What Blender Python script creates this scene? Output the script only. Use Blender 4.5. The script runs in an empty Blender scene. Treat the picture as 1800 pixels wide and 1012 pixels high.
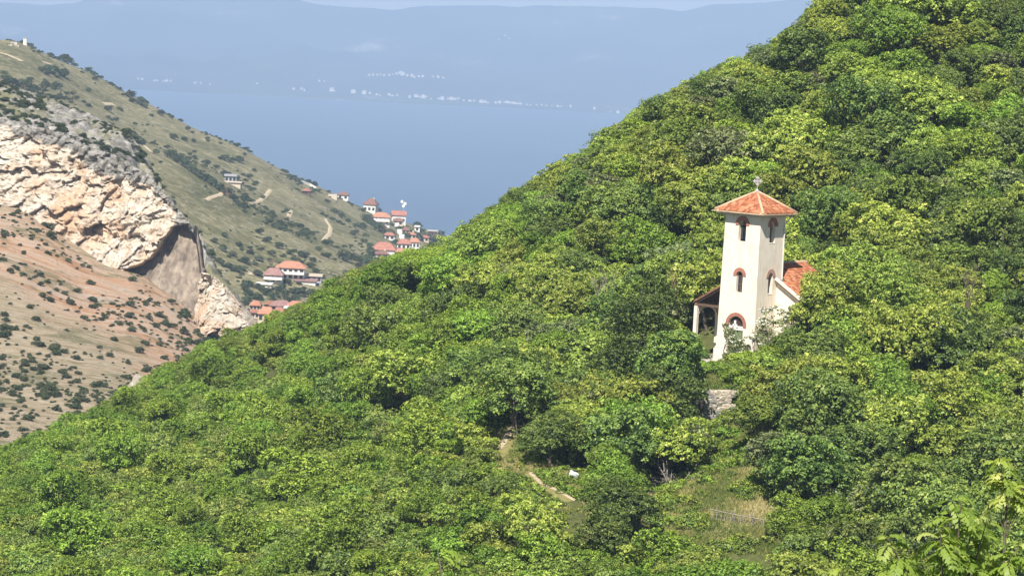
import bpy, bmesh, math, random
import numpy as np
from mathutils import Vector, Matrix
from mathutils.geometry import tessellate_polygon

# ------------------------------------------------------------------ camera, world, sun, exposure
F = 5000.0                      # focal length in photo pixels (1800 px wide)
PITCH = math.atan(446/5000)     # the view looks down
ROLL = math.radians(3.0)        # the phone was held slightly tilted
SUN_EL = math.radians(48); SUN_AZ = math.radians(15)
SUN = Vector((-math.sin(SUN_AZ)*math.cos(SUN_EL), -math.cos(SUN_AZ)*math.cos(SUN_EL), math.sin(SUN_EL)))
HAZE_DENSITY = 0.000125
HAZE_COLOR = (0.455, 0.615, 0.88)
LAKE_Z = -322.0

sc = bpy.context.scene
C = sc.collection
cp, sp = math.cos(PITCH), math.sin(PITCH)
RV = Vector((1, 0, 0)); UV = Vector((0, sp, cp)); FV = Vector((0, cp, -sp))
cr, sr = math.cos(ROLL), math.sin(ROLL)
XA = RV*cr + UV*sr; YA = -RV*sr + UV*cr
cam_d = bpy.data.cameras.new('camera'); cam = bpy.data.objects.new('camera', cam_d); C.objects.link(cam)
cam.matrix_world = Matrix(((XA.x, YA.x, -FV.x, 0), (XA.y, YA.y, -FV.y, 0), (XA.z, YA.z, -FV.z, 0), (0, 0, 0, 1)))
cam_d.sensor_width = 36; cam_d.lens = 36*F/1800; cam_d.clip_start = 1; cam_d.clip_end = 60000
sc.camera = cam

world = bpy.data.worlds.new('World'); sc.world = world; world.use_nodes = True
wn = world.node_tree.nodes; wl = world.node_tree.links
for n in list(wn): wn.remove(n)
wo = wn.new('ShaderNodeOutputWorld'); wb = wn.new('ShaderNodeBackground'); ws = wn.new('ShaderNodeTexSky')
ws.sky_type = 'NISHITA'; ws.sun_disc = False; ws.sun_elevation = SUN_EL
ws.sun_rotation = math.atan2(SUN.x, SUN.y) % (2*math.pi)
ws.altitude = 900; ws.air_density = 1.0; ws.dust_density = 0.6; ws.ozone_density = 1.5
wb.inputs['Strength'].default_value = 0.062
wl.new(ws.outputs[0], wb.inputs[0]); wl.new(wb.outputs[0], wo.inputs[0])
sd = bpy.data.lights.new('sun', 'SUN'); sd.energy = 4.9; sd.angle = math.radians(0.5); sd.color = (1.0, 0.95, 0.87)
so = bpy.data.objects.new('sun', sd); C.objects.link(so); so.rotation_euler = SUN.to_track_quat('Z', 'Y').to_euler()
sc.view_settings.view_transform = 'Standard'; sc.view_settings.look = 'None'
sc.view_settings.exposure = 0.8; sc.view_settings.gamma = 1.0; sc.view_settings.use_curve_mapping = False
sc.render.engine = 'CYCLES'
sc.cycles.max_bounces = 6; sc.cycles.diffuse_bounces = 3; sc.cycles.transparent_max_bounces = 6
sc.cycles.volume_bounces = 0

rnd = random.Random(11)
rng = np.random.default_rng(7)

# ------------------------------------------------------------------ photo ray <-> world
def ae(x, y):
    """azimuth tangent and elevation tangent of the sight line through a photo pixel"""
    dx, dy = x-900, y-506
    u = dx*cr + dy*sr; v = -dx*sr + dy*cr
    fy = cp - v/F*sp; fz = -sp - v/F*cp
    return u/F/fy, fz/fy
def px_of(X, Y, Z):
    X = np.asarray(X, float); Y = np.asarray(Y, float); Z = np.asarray(Z, float)
    d = Y*cp - Z*sp; u = X/d*F; v = -(Y*sp + Z*cp)/d*F
    return 900 + u*cr - v*sr, 506 + u*sr + v*cr
def at(x, y, Y):
    a, e = ae(x, y); return Vector((a*Y, Y, e*Y))

# ------------------------------------------------------------------ numpy noise
def _h(i, j, k):
    n = (i*374761393 + j*668265263 + k*2147483647 + 1013904223) & 0xffffffff
    n = ((n ^ (n >> 13))*1274126177) & 0xffffffff
    n = ((n ^ (n >> 16))*2246822519) & 0xffffffff
    return ((n ^ (n >> 15)) & 0xffffff)/float(0xffffff)
def vnoise(x, y, z=0.0):
    x = np.asarray(x, float); y = np.asarray(y, float); z = np.asarray(z, float) + np.zeros_like(x)
    xi = np.floor(x).astype(np.int64); yi = np.floor(y).astype(np.int64); zi = np.floor(z).astype(np.int64)
    fx, fy, fz = x-xi, y-yi, z-zi
    fx = fx*fx*(3-2*fx); fy = fy*fy*(3-2*fy); fz = fz*fz*(3-2*fz)
    r = 0
    for a in (0, 1):
        for b in (0, 1):
            for c in (0, 1):
                w = (fx if a else 1-fx)*(fy if b else 1-fy)*(fz if c else 1-fz)
                r = r + w*_h(xi+a, yi+b, zi+c)
    return r*2-1
def fbm(x, y, z=0.0, o=4):
    r = 0; s = 1.0; t = 0
    for q in range(o):
        r = r + s*vnoise(x*2**q+q*17.3, y*2**q+q*9.1, z*2**q+q*5.7); t += s; s *= .5
    return r/t
def voro(x, y, z):
    """cell distance F1, F2 and a random value of the nearest cell"""
    x = np.asarray(x, float); y = np.asarray(y, float); z = np.asarray(z, float)
    xi = np.floor(x).astype(np.int64); yi = np.floor(y).astype(np.int64); zi = np.floor(z).astype(np.int64)
    d1 = np.full(x.shape, 9.); d2 = np.full(x.shape, 9.); idv = np.zeros(x.shape)
    for a in (-1, 0, 1):
        for b in (-1, 0, 1):
            for c in (-1, 0, 1):
                i, j, k = xi+a, yi+b, zi+c
                px = i+_h(i, j, k); py = j+_h(i+71, j, k); pz = k+_h(i, j+37, k)
                d = np.sqrt((px-x)**2+(py-y)**2+(pz-z)**2)
                m = d < d1
                d2 = np.where(m, d1, np.minimum(d2, d)); idv = np.where(m, _h(i+5, j+11, k+3), idv)
                d1 = np.where(m, d, d1)
    return d1, d2, idv

def facets(x, y, z):
    """angular faces: every cell is a plane with its own tilt and offset"""
    xi = np.floor(x).astype(np.int64); yi = np.floor(y).astype(np.int64); zi = np.floor(z).astype(np.int64)
    d1 = np.full(x.shape, 9.); v = np.zeros(x.shape)
    for a in (-1, 0, 1):
        for b in (-1, 0, 1):
            for c in (-1, 0, 1):
                i, j, k = xi+a, yi+b, zi+c
                dx = x-(i+_h(i, j, k)); dy = y-(j+_h(i+71, j, k)); dz = z-(k+_h(i, j+37, k)); d = dx*dx+dy*dy+dz*dz
                m = d < d1
                v = np.where(m, (_h(i+5, j+11, k+3)-.5)*.9 + dx*(_h(i+9, j, k)-.5)*2.4 + dz*(_h(i, j+9, k)-.62)*2.4, v); d1 = np.where(m, d, d1)
    return v
# ------------------------------------------------------------------ materials
MATS = {}
def mat(name, build):
    m = bpy.data.materials.new(name); m.use_nodes = True
    nt = m.node_tree
    for n in list(nt.nodes): nt.nodes.remove(n)
    out = nt.nodes.new('ShaderNodeOutputMaterial')
    build(nt, out); MATS[name] = m; return m
def N(nt, t, **kw):
    n = nt.nodes.new(t)
    for k, v in kw.items():
        if k.startswith('i_'):
            key = k[2:].replace('_', ' ')
            n.inputs[int(key) if key.isdigit() else key].default_value = v
        else: setattr(n, k, v)
    return n
def L(nt, a, b): nt.links.new(a, b)
def c4(c): return (c[0], c[1], c[2], 1)
def tex_noise(nt, scale, detail=4, rough=.6, coord='Object', dist=0, stretch=None, rot=0):
    tc = N(nt, 'ShaderNodeTexCoord'); src = tc.outputs[coord]
    if stretch:
        mp = N(nt, 'ShaderNodeMapping'); mp.inputs['Scale'].default_value = stretch; mp.inputs['Rotation'].default_value = (0, 0, rot)
        L(nt, src, mp.inputs[0]); src = mp.outputs[0]
    n = N(nt, 'ShaderNodeTexNoise'); n.inputs['Scale'].default_value = scale
    n.inputs['Detail'].default_value = detail; n.inputs['Roughness'].default_value = rough
    n.inputs['Distortion'].default_value = dist
    L(nt, src, n.inputs['Vector']); return n.outputs['Fac']
def ramp(nt, fac, stops):
    r = N(nt, 'ShaderNodeValToRGB'); e = r.color_ramp.elements
    while len(e) < len(stops): e.new(0.5)
    for q, (p, c) in enumerate(stops):
        e[q].position = p; e[q].color = c4(c) if len(c) == 3 else c
    L(nt, fac, r.inputs[0]); return r.outputs[0]
def mixc(nt, fac, a, b, mode='MIX'):
    m = N(nt, 'ShaderNodeMix', data_type='RGBA', blend_type=mode)
    for s, v in ((m.inputs[0], fac), (m.inputs[6], a), (m.inputs[7], b)):
        if hasattr(v, 'links'): L(nt, v, s)
        else: s.default_value = v if not isinstance(v, tuple) else c4(v)
    return m.outputs[2]
def step(nt, fac, a, b):
    m = N(nt, 'ShaderNodeMapRange'); m.inputs[1].default_value = a; m.inputs[2].default_value = b
    L(nt, fac, m.inputs[0]); return m.outputs[0]
def math_(nt, op, a, b=0.0):
    m = N(nt, 'ShaderNodeMath', operation=op)
    for q, v in enumerate((a, b)):
        if hasattr(v, 'links'): L(nt, v, m.inputs[q])
        else: m.inputs[q].default_value = v
    return m.outputs[0]
def bsdf(nt, out, col, rough=.85, bump=None, bstr=.3, bdist=.05, spec=.3, metal=0):
    p = N(nt, 'ShaderNodeBsdfPrincipled')
    if hasattr(col, 'links'): L(nt, col, p.inputs['Base Color'])
    else: p.inputs['Base Color'].default_value = c4(col)
    p.inputs['Roughness'].default_value = rough; p.inputs['Specular IOR Level'].default_value = spec
    p.inputs['Metallic'].default_value = metal
    if bump is not None:
        b = N(nt, 'ShaderNodeBump'); b.inputs['Strength'].default_value = bstr; b.inputs['Distance'].default_value = bdist
        L(nt, bump, b.inputs['Height']); L(nt, b.outputs[0], p.inputs['Normal'])
    L(nt, p.outputs[0], out.inputs[0]); return p
def simple(name, col, var=.25, scale=3, rough=.85, bd=.02, metal=0):
    def f(nt, out):
        n = tex_noise(nt, scale, 5, .65)
        dk = tuple(v*(1-var) for v in col); lt = tuple(min(1, v*(1+var)) for v in col)
        bsdf(nt, out, ramp(nt, n, [(.3, dk), (.7, lt)]), rough, n, .4, bd, metal=metal)
    return mat(name, f)

def leaf_mat(name, dark, mid, light, yellow, trans=.28):
    def f(nt, out):
        oi = N(nt, 'ShaderNodeObjectInfo'); at_ = N(nt, 'ShaderNodeAttribute', attribute_name='tint')
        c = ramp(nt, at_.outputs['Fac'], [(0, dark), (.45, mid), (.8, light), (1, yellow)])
        hs = N(nt, 'ShaderNodeHueSaturation')
        h = N(nt, 'ShaderNodeMapRange'); h.inputs[3].default_value = .482; h.inputs[4].default_value = .512
        L(nt, oi.outputs['Random'], h.inputs[0]); L(nt, h.outputs[0], hs.inputs['Hue'])
        v = N(nt, 'ShaderNodeMapRange'); v.inputs[3].default_value = .72; v.inputs[4].default_value = 1.25
        r2 = math_(nt, 'FRACT', math_(nt, 'MULTIPLY', oi.outputs['Random'], 7.31))
        L(nt, r2, v.inputs[0]); L(nt, v.outputs[0], hs.inputs['Value'])
        L(nt, c, hs.inputs['Color'])
        d = N(nt, 'ShaderNodeBsdfDiffuse'); t = N(nt, 'ShaderNodeBsdfTranslucent'); m = N(nt, 'ShaderNodeMixShader')
        g = N(nt, 'ShaderNodeBsdfGlossy'); g.inputs['Roughness'].default_value = .45; g.inputs['Color'].default_value = (1, 1, 1, 1)
        m2 = N(nt, 'ShaderNodeMixShader'); m2.inputs[0].default_value = .015
        L(nt, hs.outputs[0], d.inputs[0])
        tcol = mixc(nt, 1.0, hs.outputs[0], (1.5, 1.5, .6), 'MULTIPLY'); L(nt, tcol, t.inputs[0])
        m.inputs[0].default_value = trans
        L(nt, d.outputs[0], m.inputs[1]); L(nt, t.outputs[0], m.inputs[2])
        L(nt, m.outputs[0], m2.inputs[1]); L(nt, g.outputs[0], m2.inputs[2]); L(nt, m2.outputs[0], out.inputs[0])
    return mat(name, f)
leaf_mat('leaf_chestnut', (0.037, 0.061, 0.011), (0.186, 0.259, 0.045), (0.349, 0.437, 0.078), (0.468, 0.509, 0.125))
leaf_mat('leaf_oak', (0.027, 0.052, 0.013), (0.128, 0.196, 0.045), (0.244, 0.331, 0.072), (0.300, 0.350, 0.084))
leaf_mat('leaf_bright', (0.035, 0.067, 0.008), (0.173, 0.273, 0.036), (0.303, 0.430, 0.063), (0.380, 0.453, 0.084))
leaf_mat('leaf_grey', (0.041, 0.061, 0.024), (0.158, 0.204, 0.077), (0.282, 0.324, 0.135), (0.336, 0.350, 0.169))
leaf_mat('leaf_scrub', (.026, .042, .018), (.060, .085, .036), (.10, .125, .055), (.16, .17, .09), .15)
leaf_mat('leaf_frond', (.10, .16, .02), (.19, .26, .04), (.29, .35, .07), (.42, .44, .14), .4)
simple('bark', (.13, .10, .075), .4, 6)
simple('dead_wood', (.27, .235, .20), .3, 8)
simple('twig_pink', (.22, .13, .10), .4, 8)
simple('petal', (.78, .76, .66), .08, 20)

def f_plaster(nt, out):
    n = tex_noise(nt, 1.1, 6, .65); n2 = tex_noise(nt, 9, 6, .7); st = tex_noise(nt, 2.2, 5, .7, stretch=(3, 3, .25))
    c = ramp(nt, n, [(.3, (.71, .62, .50)), (.62, (.78, .70, .58))])
    c = mixc(nt, step(nt, st, .50, .74), c, (.55, .47, .36))
    tc = N(nt, 'ShaderNodeTexCoord'); sx = N(nt, 'ShaderNodeSeparateXYZ'); L(nt, tc.outputs['Object'], sx.inputs[0])
    low = math_(nt, 'ADD', sx.outputs[2], math_(nt, 'MULTIPLY', n2, 1.6))
    c = mixc(nt, step(nt, low, 2.0, .6), c, (.66, .50, .42))
    bsdf(nt, out, c, .9, n2, .35, .02, .2)
mat('plaster', f_plaster)
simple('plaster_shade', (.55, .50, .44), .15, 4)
def f_tile(nt, out):
    a = N(nt, 'ShaderNodeAttribute', attribute_name='tint')
    n = tex_noise(nt, 5, 5, .7)
    c = ramp(nt, a.outputs['Fac'], [(0, (.24, .075, .035)), (.5, (.40, .145, .065)), (1, (.52, .24, .12))])
    c = mixc(nt, step(nt, n, .5, .8), c, (.26, .10, .06))
    bsdf(nt, out, c, .8, n, .3, .02)
mat('clay_tile', f_tile)
simple('ridge_mortar', (.54, .36, .23), .3, 6)
simple('brick', (.36, .16, .11), .3, 9)
simple('brick_weathered', (.42, .27, .21), .25, 9)
simple('soffit_wood', (.12, .075, .05), .4, 9)
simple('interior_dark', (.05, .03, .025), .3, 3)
simple('wood_brown', (.20, .12, .075), .4, 9)
simple('wood_green', (.16, .20, .10), .5, 7)
simple('iron_grey', (.45, .42, .42), .2, 9, .5)
simple('concrete', (.42, .38, .34), .25, 2)
simple('stone_pale', (.36, .31, .25), .45, 3)
simple('stone_grey', (.25, .24, .22), .4, 3)
simple('stone_tan', (.50, .43, .33), .3, 3)
simple('stone_dark', (.16, .15, .13), .4, 3)
simple('white_paint', (.66, .64, .60), .10, 2)
simple('cream_wall', (.52, .44, .34), .12, 2)
simple('grey_wall', (.34, .34, .35), .2, 2)
simple('roof_red', (.36, .16, .115), .3, .9)
simple('roof_purple', (.30, .17, .15), .3, .9)
simple('roof_brown', (.22, .12, .09), .3, .9)
simple('roof_orange', (.44, .21, .13), .28, .9)
simple('soil_path', (.38, .31, .20), .25, 2)
simple('trail_pale', (.52, .42, .27), .25, .6)
simple('sack_white', (.78, .80, .84), .06, 12, .5)
def f_glass(nt, out):
    bsdf(nt, out, (.03, .035, .04), .12, spec=.6)
mat('window_glass', f_glass)

def f_wood_floor(nt, out):
    n = tex_noise(nt, .22, 6, .65); n2 = tex_noise(nt, 2.2, 6, .75)
    c = ramp(nt, n2, [(.3, (.045, .055, .018)), (.55, (.10, .11, .035)), (.8, (.17, .155, .06))])
    dry = ramp(nt, n2, [(.3, (.15, .14, .045)), (.55, (.25, .22, .09)), (.75, (.36, .30, .16))])
    a = N(nt, 'ShaderNodeAttribute', attribute_name='tint')
    c = mixc(nt, step(nt, math_(nt, 'ADD', a.outputs['Fac'], math_(nt, 'MULTIPLY', math_(nt, 'SUBTRACT', n, .5), 1.2)), .3, .8), c, dry)
    bsdf(nt, out, c, .95, n2, .6, .15, .1)
mat('forest_floor', f_wood_floor)

def f_scree(nt, out):
    a = N(nt, 'ShaderNodeAttribute', attribute_name='tint')
    n = tex_noise(nt, .045, 7, .68, dist=.6); n2 = tex_noise(nt, .7, 8, .82)
    n3 = tex_noise(nt, .34, 7, .75, stretch=(.14, 1.0, .5), rot=.40); n4 = tex_noise(nt, .9, 6, .8, stretch=(.2, 1.0, .6), rot=.40)
    bare = ramp(nt, n3, [(.30, (.38, .18, .09)), (.43, (.54, .31, .18)), (.53, (.60, .43, .30)), (.68, (.52, .44, .38))])
    dry = ramp(nt, n4, [(.3, (.24, .185, .10)), (.48, (.43, .34, .215)), (.64, (.58, .49, .36))])
    f = step(nt, math_(nt, 'ADD', a.outputs['Fac'], math_(nt, 'MULTIPLY', math_(nt, 'SUBTRACT', n, .5), 1.7)), .2, .8)
    c = mixc(nt, f, dry, bare)
    gp = tex_noise(nt, .11, 7, .75, dist=1.0, rot=.4, stretch=(.5, 1, .7))
    c = mixc(nt, math_(nt, 'MULTIPLY', step(nt, gp, .52, .60), .75), c, mixc(nt, n4, (.10, .11, .04), (.27, .25, .13)))
    c = mixc(nt, step(nt, n2, .55, .66), c, (.66, .56, .46))
    c = mixc(nt, math_(nt, 'MULTIPLY', step(nt, n4, .42, .30), .75), c, (.15, .12, .06))
    bsdf(nt, out, c, .95, n2, 1.0, 1.0, .1)
mat('scree', f_scree)
def f_crag(nt, out):
    n2 = tex_noise(nt, .35, 7, .8); n = tex_noise(nt, .06, 6, .7)
    c = ramp(nt, n2, [(.34, (.07, .07, .05)), (.46, (.20, .185, .16)), (.56, (.36, .34, .31)), (.70, (.52, .50, .46))])
    c = mixc(nt, step(nt, n, .48, .62), c, mixc(nt, n2, (.10, .11, .05), (.30, .27, .16)))
    bsdf(nt, out, c, .95, n2, .9, .8, .1)
mat('crag', f_crag)
def f_cliff(nt, out):
    a = N(nt, 'ShaderNodeAttribute', attribute_name='tint')
    n = tex_noise(nt, .09, 7, .72, dist=.8); n2 = tex_noise(nt, .6, 8, .78); st = tex_noise(nt, .5, 6, .7, stretch=(1, 1, .12))
    sd_ = tex_noise(nt, .25, 6, .75, dist=1.5)
    c = ramp(nt, n2, [(.36, (.17, .12, .085)), (.44, (.46, .385, .30)), (.55, (.66, .59, .485)), (.74, (.76, .70, .61))])
    c = mixc(nt, step(nt, n, .47, .66), c, mixc(nt, n2, (.38, .22, .12), (.76, .56, .38)))
    c = mixc(nt, math_(nt, 'MULTIPLY', step(nt, sd_, .60, .68), .7), c, (.24, .19, .16))
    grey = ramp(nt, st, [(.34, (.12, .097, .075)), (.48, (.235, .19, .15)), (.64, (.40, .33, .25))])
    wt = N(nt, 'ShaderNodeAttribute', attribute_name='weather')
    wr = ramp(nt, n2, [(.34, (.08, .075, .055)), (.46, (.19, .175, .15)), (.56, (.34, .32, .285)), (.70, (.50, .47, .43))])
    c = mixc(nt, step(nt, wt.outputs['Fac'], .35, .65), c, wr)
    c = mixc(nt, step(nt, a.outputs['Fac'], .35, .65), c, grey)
    bsdf(nt, out, c, .95, n2, 1.0, .7, .1)
mat('cliff_rock', f_cliff)
def f_grass_hill(nt, out):
    n = tex_noise(nt, .012, 7, .7, dist=.4); n2 = tex_noise(nt, .22, 7, .8); n3 = tex_noise(nt, .05, 7, .75)
    tc = N(nt, 'ShaderNodeTexCoord'); sx = N(nt, 'ShaderNodeSeparateXYZ'); L(nt, tc.outputs['Object'], sx.inputs[0])
    hgt = math_(nt, 'ADD', math_(nt, 'MULTIPLY', sx.outputs[2], .28), math_(nt, 'MULTIPLY', n, 9))
    terr = math_(nt, 'FRACT', hgt)
    c = ramp(nt, n2, [(.33, (.095, .09, .035)), (.46, (.20, .18, .085)), (.56, (.29, .255, .14)), (.70, (.46, .41, .28))])
    green = ramp(nt, n2, [(.33, (.055, .06, .025)), (.50, (.14, .135, .055)), (.68, (.25, .22, .11))])
    c = mixc(nt, step(nt, n, .46, .56), c, green)
    lam = math_(nt, 'MULTIPLY', step(nt, terr, .86, .95), step(nt, n3, .38, .50))
    c = mixc(nt, math_(nt, 'MULTIPLY', lam, .85), c, (.40, .35, .23))
    lad = math_(nt, 'MULTIPLY', math_(nt, 'MULTIPLY', step(nt, terr, .74, .84), step(nt, terr, .9, .84)), step(nt, n3, .46, .56))
    c = mixc(nt, math_(nt, 'MULTIPLY', lad, .8), c, (.06, .065, .03))
    c = mixc(nt, step(nt, n3, .62, .72), c, (.42, .36, .26))
    bsdf(nt, out, c, .95, n2, .8, 1.2, .1)
mat('hill_grass', f_grass_hill)
def f_mount(nt, out):
    n = tex_noise(nt, .0011, 8, .62); n2 = tex_noise(nt, .0045, 8, .75, dist=.5, stretch=(1, .28, 1))
    c = ramp(nt, n, [(.40, (.018, .030, .022)), (.60, (.05, .065, .035)), (.72, (.16, .15, .09))])
    c = mixc(nt, step(nt, math_(nt, 'MULTIPLY', n, math_(nt, 'ADD', n2, .5)), .635, .72), c, (.30, .29, .25))
    bsdf(nt, out, c, 1, n2, .6, 30, 0)
mat('mountain', f_mount)
def f_water(nt, out):
    n = tex_noise(nt, .05, 4, .6, stretch=(1, .5, 1)); n2 = tex_noise(nt, .0007, 4, .5, stretch=(.6, 1.6, 1))
    c = ramp(nt, n2, [(.35, (.018, .045, .075)), (.65, (.026, .06, .095))])
    bsdf(nt, out, c, .32, n, .35, .6, .5)
mat('lake_water', f_water)

# ------------------------------------------------------------------ mesh helpers
def meta(o, label=None, cat=None, group=None, kind=None):
    if label: o['label'] = label
    if cat: o['category'] = cat
    if group: o['group'] = group
    if kind: o['kind'] = kind
    return o
def mesh_np(name, verts, quads, m, tint=None, smooth=False, tris=False):
    me = bpy.data.meshes.new(name)
    verts = np.ascontiguousarray(verts, dtype=np.float32); quads = np.ascontiguousarray(quads, dtype=np.int32)
    k = quads.shape[1]
    me.vertices.add(len(verts)); me.vertices.foreach_set('co', verts.ravel())
    me.loops.add(quads.size); me.loops.foreach_set('vertex_index', quads.ravel())
    me.polygons.add(len(quads)); me.polygons.foreach_set('loop_start', np.arange(0, quads.size, k, dtype=np.int32))
    if tint is not None:
        at_ = me.attributes.new('tint', 'FLOAT', 'POINT'); at_.data.foreach_set('value', np.ascontiguousarray(tint, dtype=np.float32))
    if smooth: me.polygons.foreach_set('use_smooth', np.ones(len(quads), dtype=bool))
    me.update(calc_edges=True); me.validate()
    if m: me.materials.append(MATS[m])
    return me
def link(name, me, parent=None):
    o = bpy.data.objects.new(name, me); C.objects.link(o)
    if parent: o.parent = parent
    return o
def empty(name, loc, rz=0):
    o = bpy.data.objects.new(name, None); C.objects.link(o); o.location = loc; o.rotation_euler = (0, 0, rz)
    o.empty_display_size = .3; return o
class MB:
    """collects boxes, tubes and polygons into one mesh"""
    def __init__(s): s.v = []; s.f = []; s.t = []
    def add(s, vs, fs, tint=.5):
        b = len(s.v); s.v += [tuple(v) for v in vs]; s.f += [tuple(i+b for i in f) for f in fs]; s.t += [tint]*len(vs)
    def box(s, x0, x1, y0, y1, z0, z1, M=None, tint=.5):
        vs = [Vector((x, y, z)) for z in (z0, z1) for y in (y0, y1) for x in (x0, x1)]
        if M: vs = [M @ v for v in vs]
        s.add(vs, [(0, 2, 3, 1), (4, 5, 7, 6), (0, 1, 5, 4), (2, 6, 7, 3), (0, 4, 6, 2), (1, 3, 7, 5)], tint)
    def tube(s, pts, rad, n=6, tint=.5):
        pts = [Vector(p) for p in pts]; vs = []; fs = []
        for i, p in enumerate(pts):
            d = (pts[min(i+1, len(pts)-1)] - pts[max(i-1, 0)]).normalized()
            u = d.orthogonal().normalized(); w = d.cross(u)
            r = rad[i] if isinstance(rad, (list, tuple)) else rad
            vs += [p + (u*math.cos(2*math.pi*k/n) + w*math.sin(2*math.pi*k/n))*r for k in range(n)]
        for i in range(len(pts)-1):
            for k in range(n): fs.append((i*n+k, i*n+(k+1) % n, (i+1)*n+(k+1) % n, (i+1)*n+k))
        fs.append(tuple(range(n))[::-1]); fs.append(tuple((len(pts)-1)*n+k for k in range(n)))
        s.add(vs, fs, tint)
    def prism(s, poly, y0, y1, M=None, tint=.5):
        """poly = (x, z) outline extruded from y0 to y1"""
        n = len(poly); vs = [Vector((x, y0, z)) for x, z in poly] + [Vector((x, y1, z)) for x, z in poly]
        if M: vs = [M @ v for v in vs]
        s.add(vs, [tuple(range(n)), tuple(range(2*n-1, n-1, -1))] + [(i, i+n, (i+1) % n+n, (i+1) % n) for i in range(n)], tint)
    def mesh(s, name, m, smooth=False):
        me = bpy.data.meshes.new(name); me.from_pydata(s.v, [], s.f)
        at_ = me.attributes.new('tint', 'FLOAT', 'POINT'); at_.data.foreach_set('value', s.t)
        bm = bmesh.new(); bm.from_mesh(me); bmesh.ops.recalc_face_normals(bm, faces=bm.faces); bm.to_mesh(me); bm.free()
        me.materials.append(MATS[m])
        if smooth:
            for p in me.polygons: p.use_smooth = True
        return me
    def build(s, name, m, parent=None, smooth=False): return link(name, s.mesh(name, m, smooth), parent)
def copy_thing(root, loc, rz, scale=1.0):
    r = root.copy(); C.objects.link(r); r.location = loc; r.rotation_euler = (0, 0, rz); r.scale = scale if hasattr(scale, '__len__') else (scale,)*3
    for ch in CH.get(root.name, []):
        c = ch.copy(); C.objects.link(c); c.parent = r
        for g in CH.get(ch.name, []):
            d = g.copy(); C.objects.link(d); d.parent = c
    return r
CH = {}

# ------------------------------------------------------------------ terrain fields
class Field:
    """a smooth height field, fitted through surveyed points: elevation tangent over (azimuth, log distance)"""
    def __init__(s, pts, c=.15, k=2.5, drop=0):
        P = []; E = []
        for p in pts:
            x, y, Y = p[:3]; h = p[3] if len(p) > 3 else 0
            a, e = ae(x, y); P.append((a*6, math.log(Y)*k)); E.append(e - h/Y)
        s.P = np.array(P); s.k = k; s.c = c; n = len(P)
        D = np.sqrt(((s.P[:, None]-s.P[None])**2).sum(-1) + c*c)
        A = np.zeros((n+3, n+3)); A[:n, :n] = D + np.eye(n)*1e-4; A[:n, n] = 1; A[:n, n+1:] = s.P; A[n, :n] = 1; A[n+1:, :n] = s.P.T
        s.w = np.linalg.solve(A, np.concatenate([E, [0, 0, 0]]))
    def e(s, a, Y):
        q = np.stack([np.ravel(a)*6, np.log(np.ravel(Y))*s.k], 1); n = len(s.P); r = np.empty(len(q))
        for i in range(0, len(q), 20000):
            b = q[i:i+20000]; D = np.sqrt(((b[:, None]-s.P[None])**2).sum(-1) + s.c**2)
            r[i:i+20000] = D @ s.w[:n] + s.w[n] + b @ s.w[n+1:]
        return r.reshape(np.shape(a))
    def z(s, X, Y): return s.e(np.asarray(X, float)/np.asarray(Y, float), np.asarray(Y, float))*Y
SIL = [(1445, 0, 285), (1390, 55, 284), (1330, 95, 283), (1215, 150, 282), (1075, 235, 281), (985, 300, 281), (930, 335, 282), (855, 372, 285),
       (800, 425, 288), (740, 440, 294), (680, 457, 302), (600, 492, 312), (530, 540, 325), (440, 574, 345), (370, 602, 358), (300, 632, 352), (250, 672, 342),
       (120, 738, 312), (60, 772, 298), (0, 792, 288), (1600, -120, 292), (1800, -260, 300), (2100, -420, 310)]
def hgt_at(x, y): # canopy height in the different parts of the wood
    if x < 620: return 2.6
    if x < 900: return 2.6 + (x-620)/280*2.0
    return 5.0
near_pts = [(x, y, Y, hgt_at(x, y)) for x, y, Y in SIL]
near_pts += [(x, y+28, Y*1.22, 5) for x, y, Y in SIL] + [(x, y+260, Y*1.7, 5) for x, y, Y in SIL]
near_pts += [(1800, 0, 280, 5), (1800, 250, 256, 5), (1800, 500, 230, 5), (1800, 750, 203, 5), (1800, 1012, 178, 5),
    (1550, 150, 268, 5), (1500, 400, 243, 5), (1310, 655, 229, 0), (1240, 645, 229, 0), (1400, 650, 228, 0), (1290, 640, 234, 0), (1100, 480, 250, 5), (1100, 680, 222, 5), (1262, 690, 217.5, 0), (1262, 745, 214, 0),
    (1280, 800, 206, 0), (1300, 900, 192, 0), (1000, 850, 197, 0), (895, 740, 213, 0), (1100, 1012, 176, 3), (700, 600, 268, 4),
    (700, 800, 222, 3), (700, 1012, 184, 3), (400, 700, 292, 2.6), (400, 850, 243, 2.6), (400, 1012, 203, 2.6), (100, 850, 260, 2.6), (0, 900, 242, 2.6),
    (0, 1012, 210, 2.6), (500, 620, 318, 2.6), (2200, 200, 270, 5), (2200, 600, 225, 5), (2200, 1012, 180, 5), (-400, 960, 290, 2.6), (-400, 1200, 215, 2.6),
    (900, 1500, 140, 0), (0, 1500, 150, 0), (1800, 1500, 140, 0), (900, 2300, 90, 0), (0, 2300, 90, 0), (1800, 2300, 90, 0), (900, 2700, 45, 0), (0, 2700, 45, 0), (1800, 2700, 45, 0), (900, 2600, 20, 0), (1800, 2600, 20, 0), (0, 2600, 20, 0)]
near = Field(near_pts)
def zn(X, Y): return near.z(X, Y) + .25*fbm(np.asarray(X)/6, np.asarray(Y)/6, 0, 3)

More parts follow.
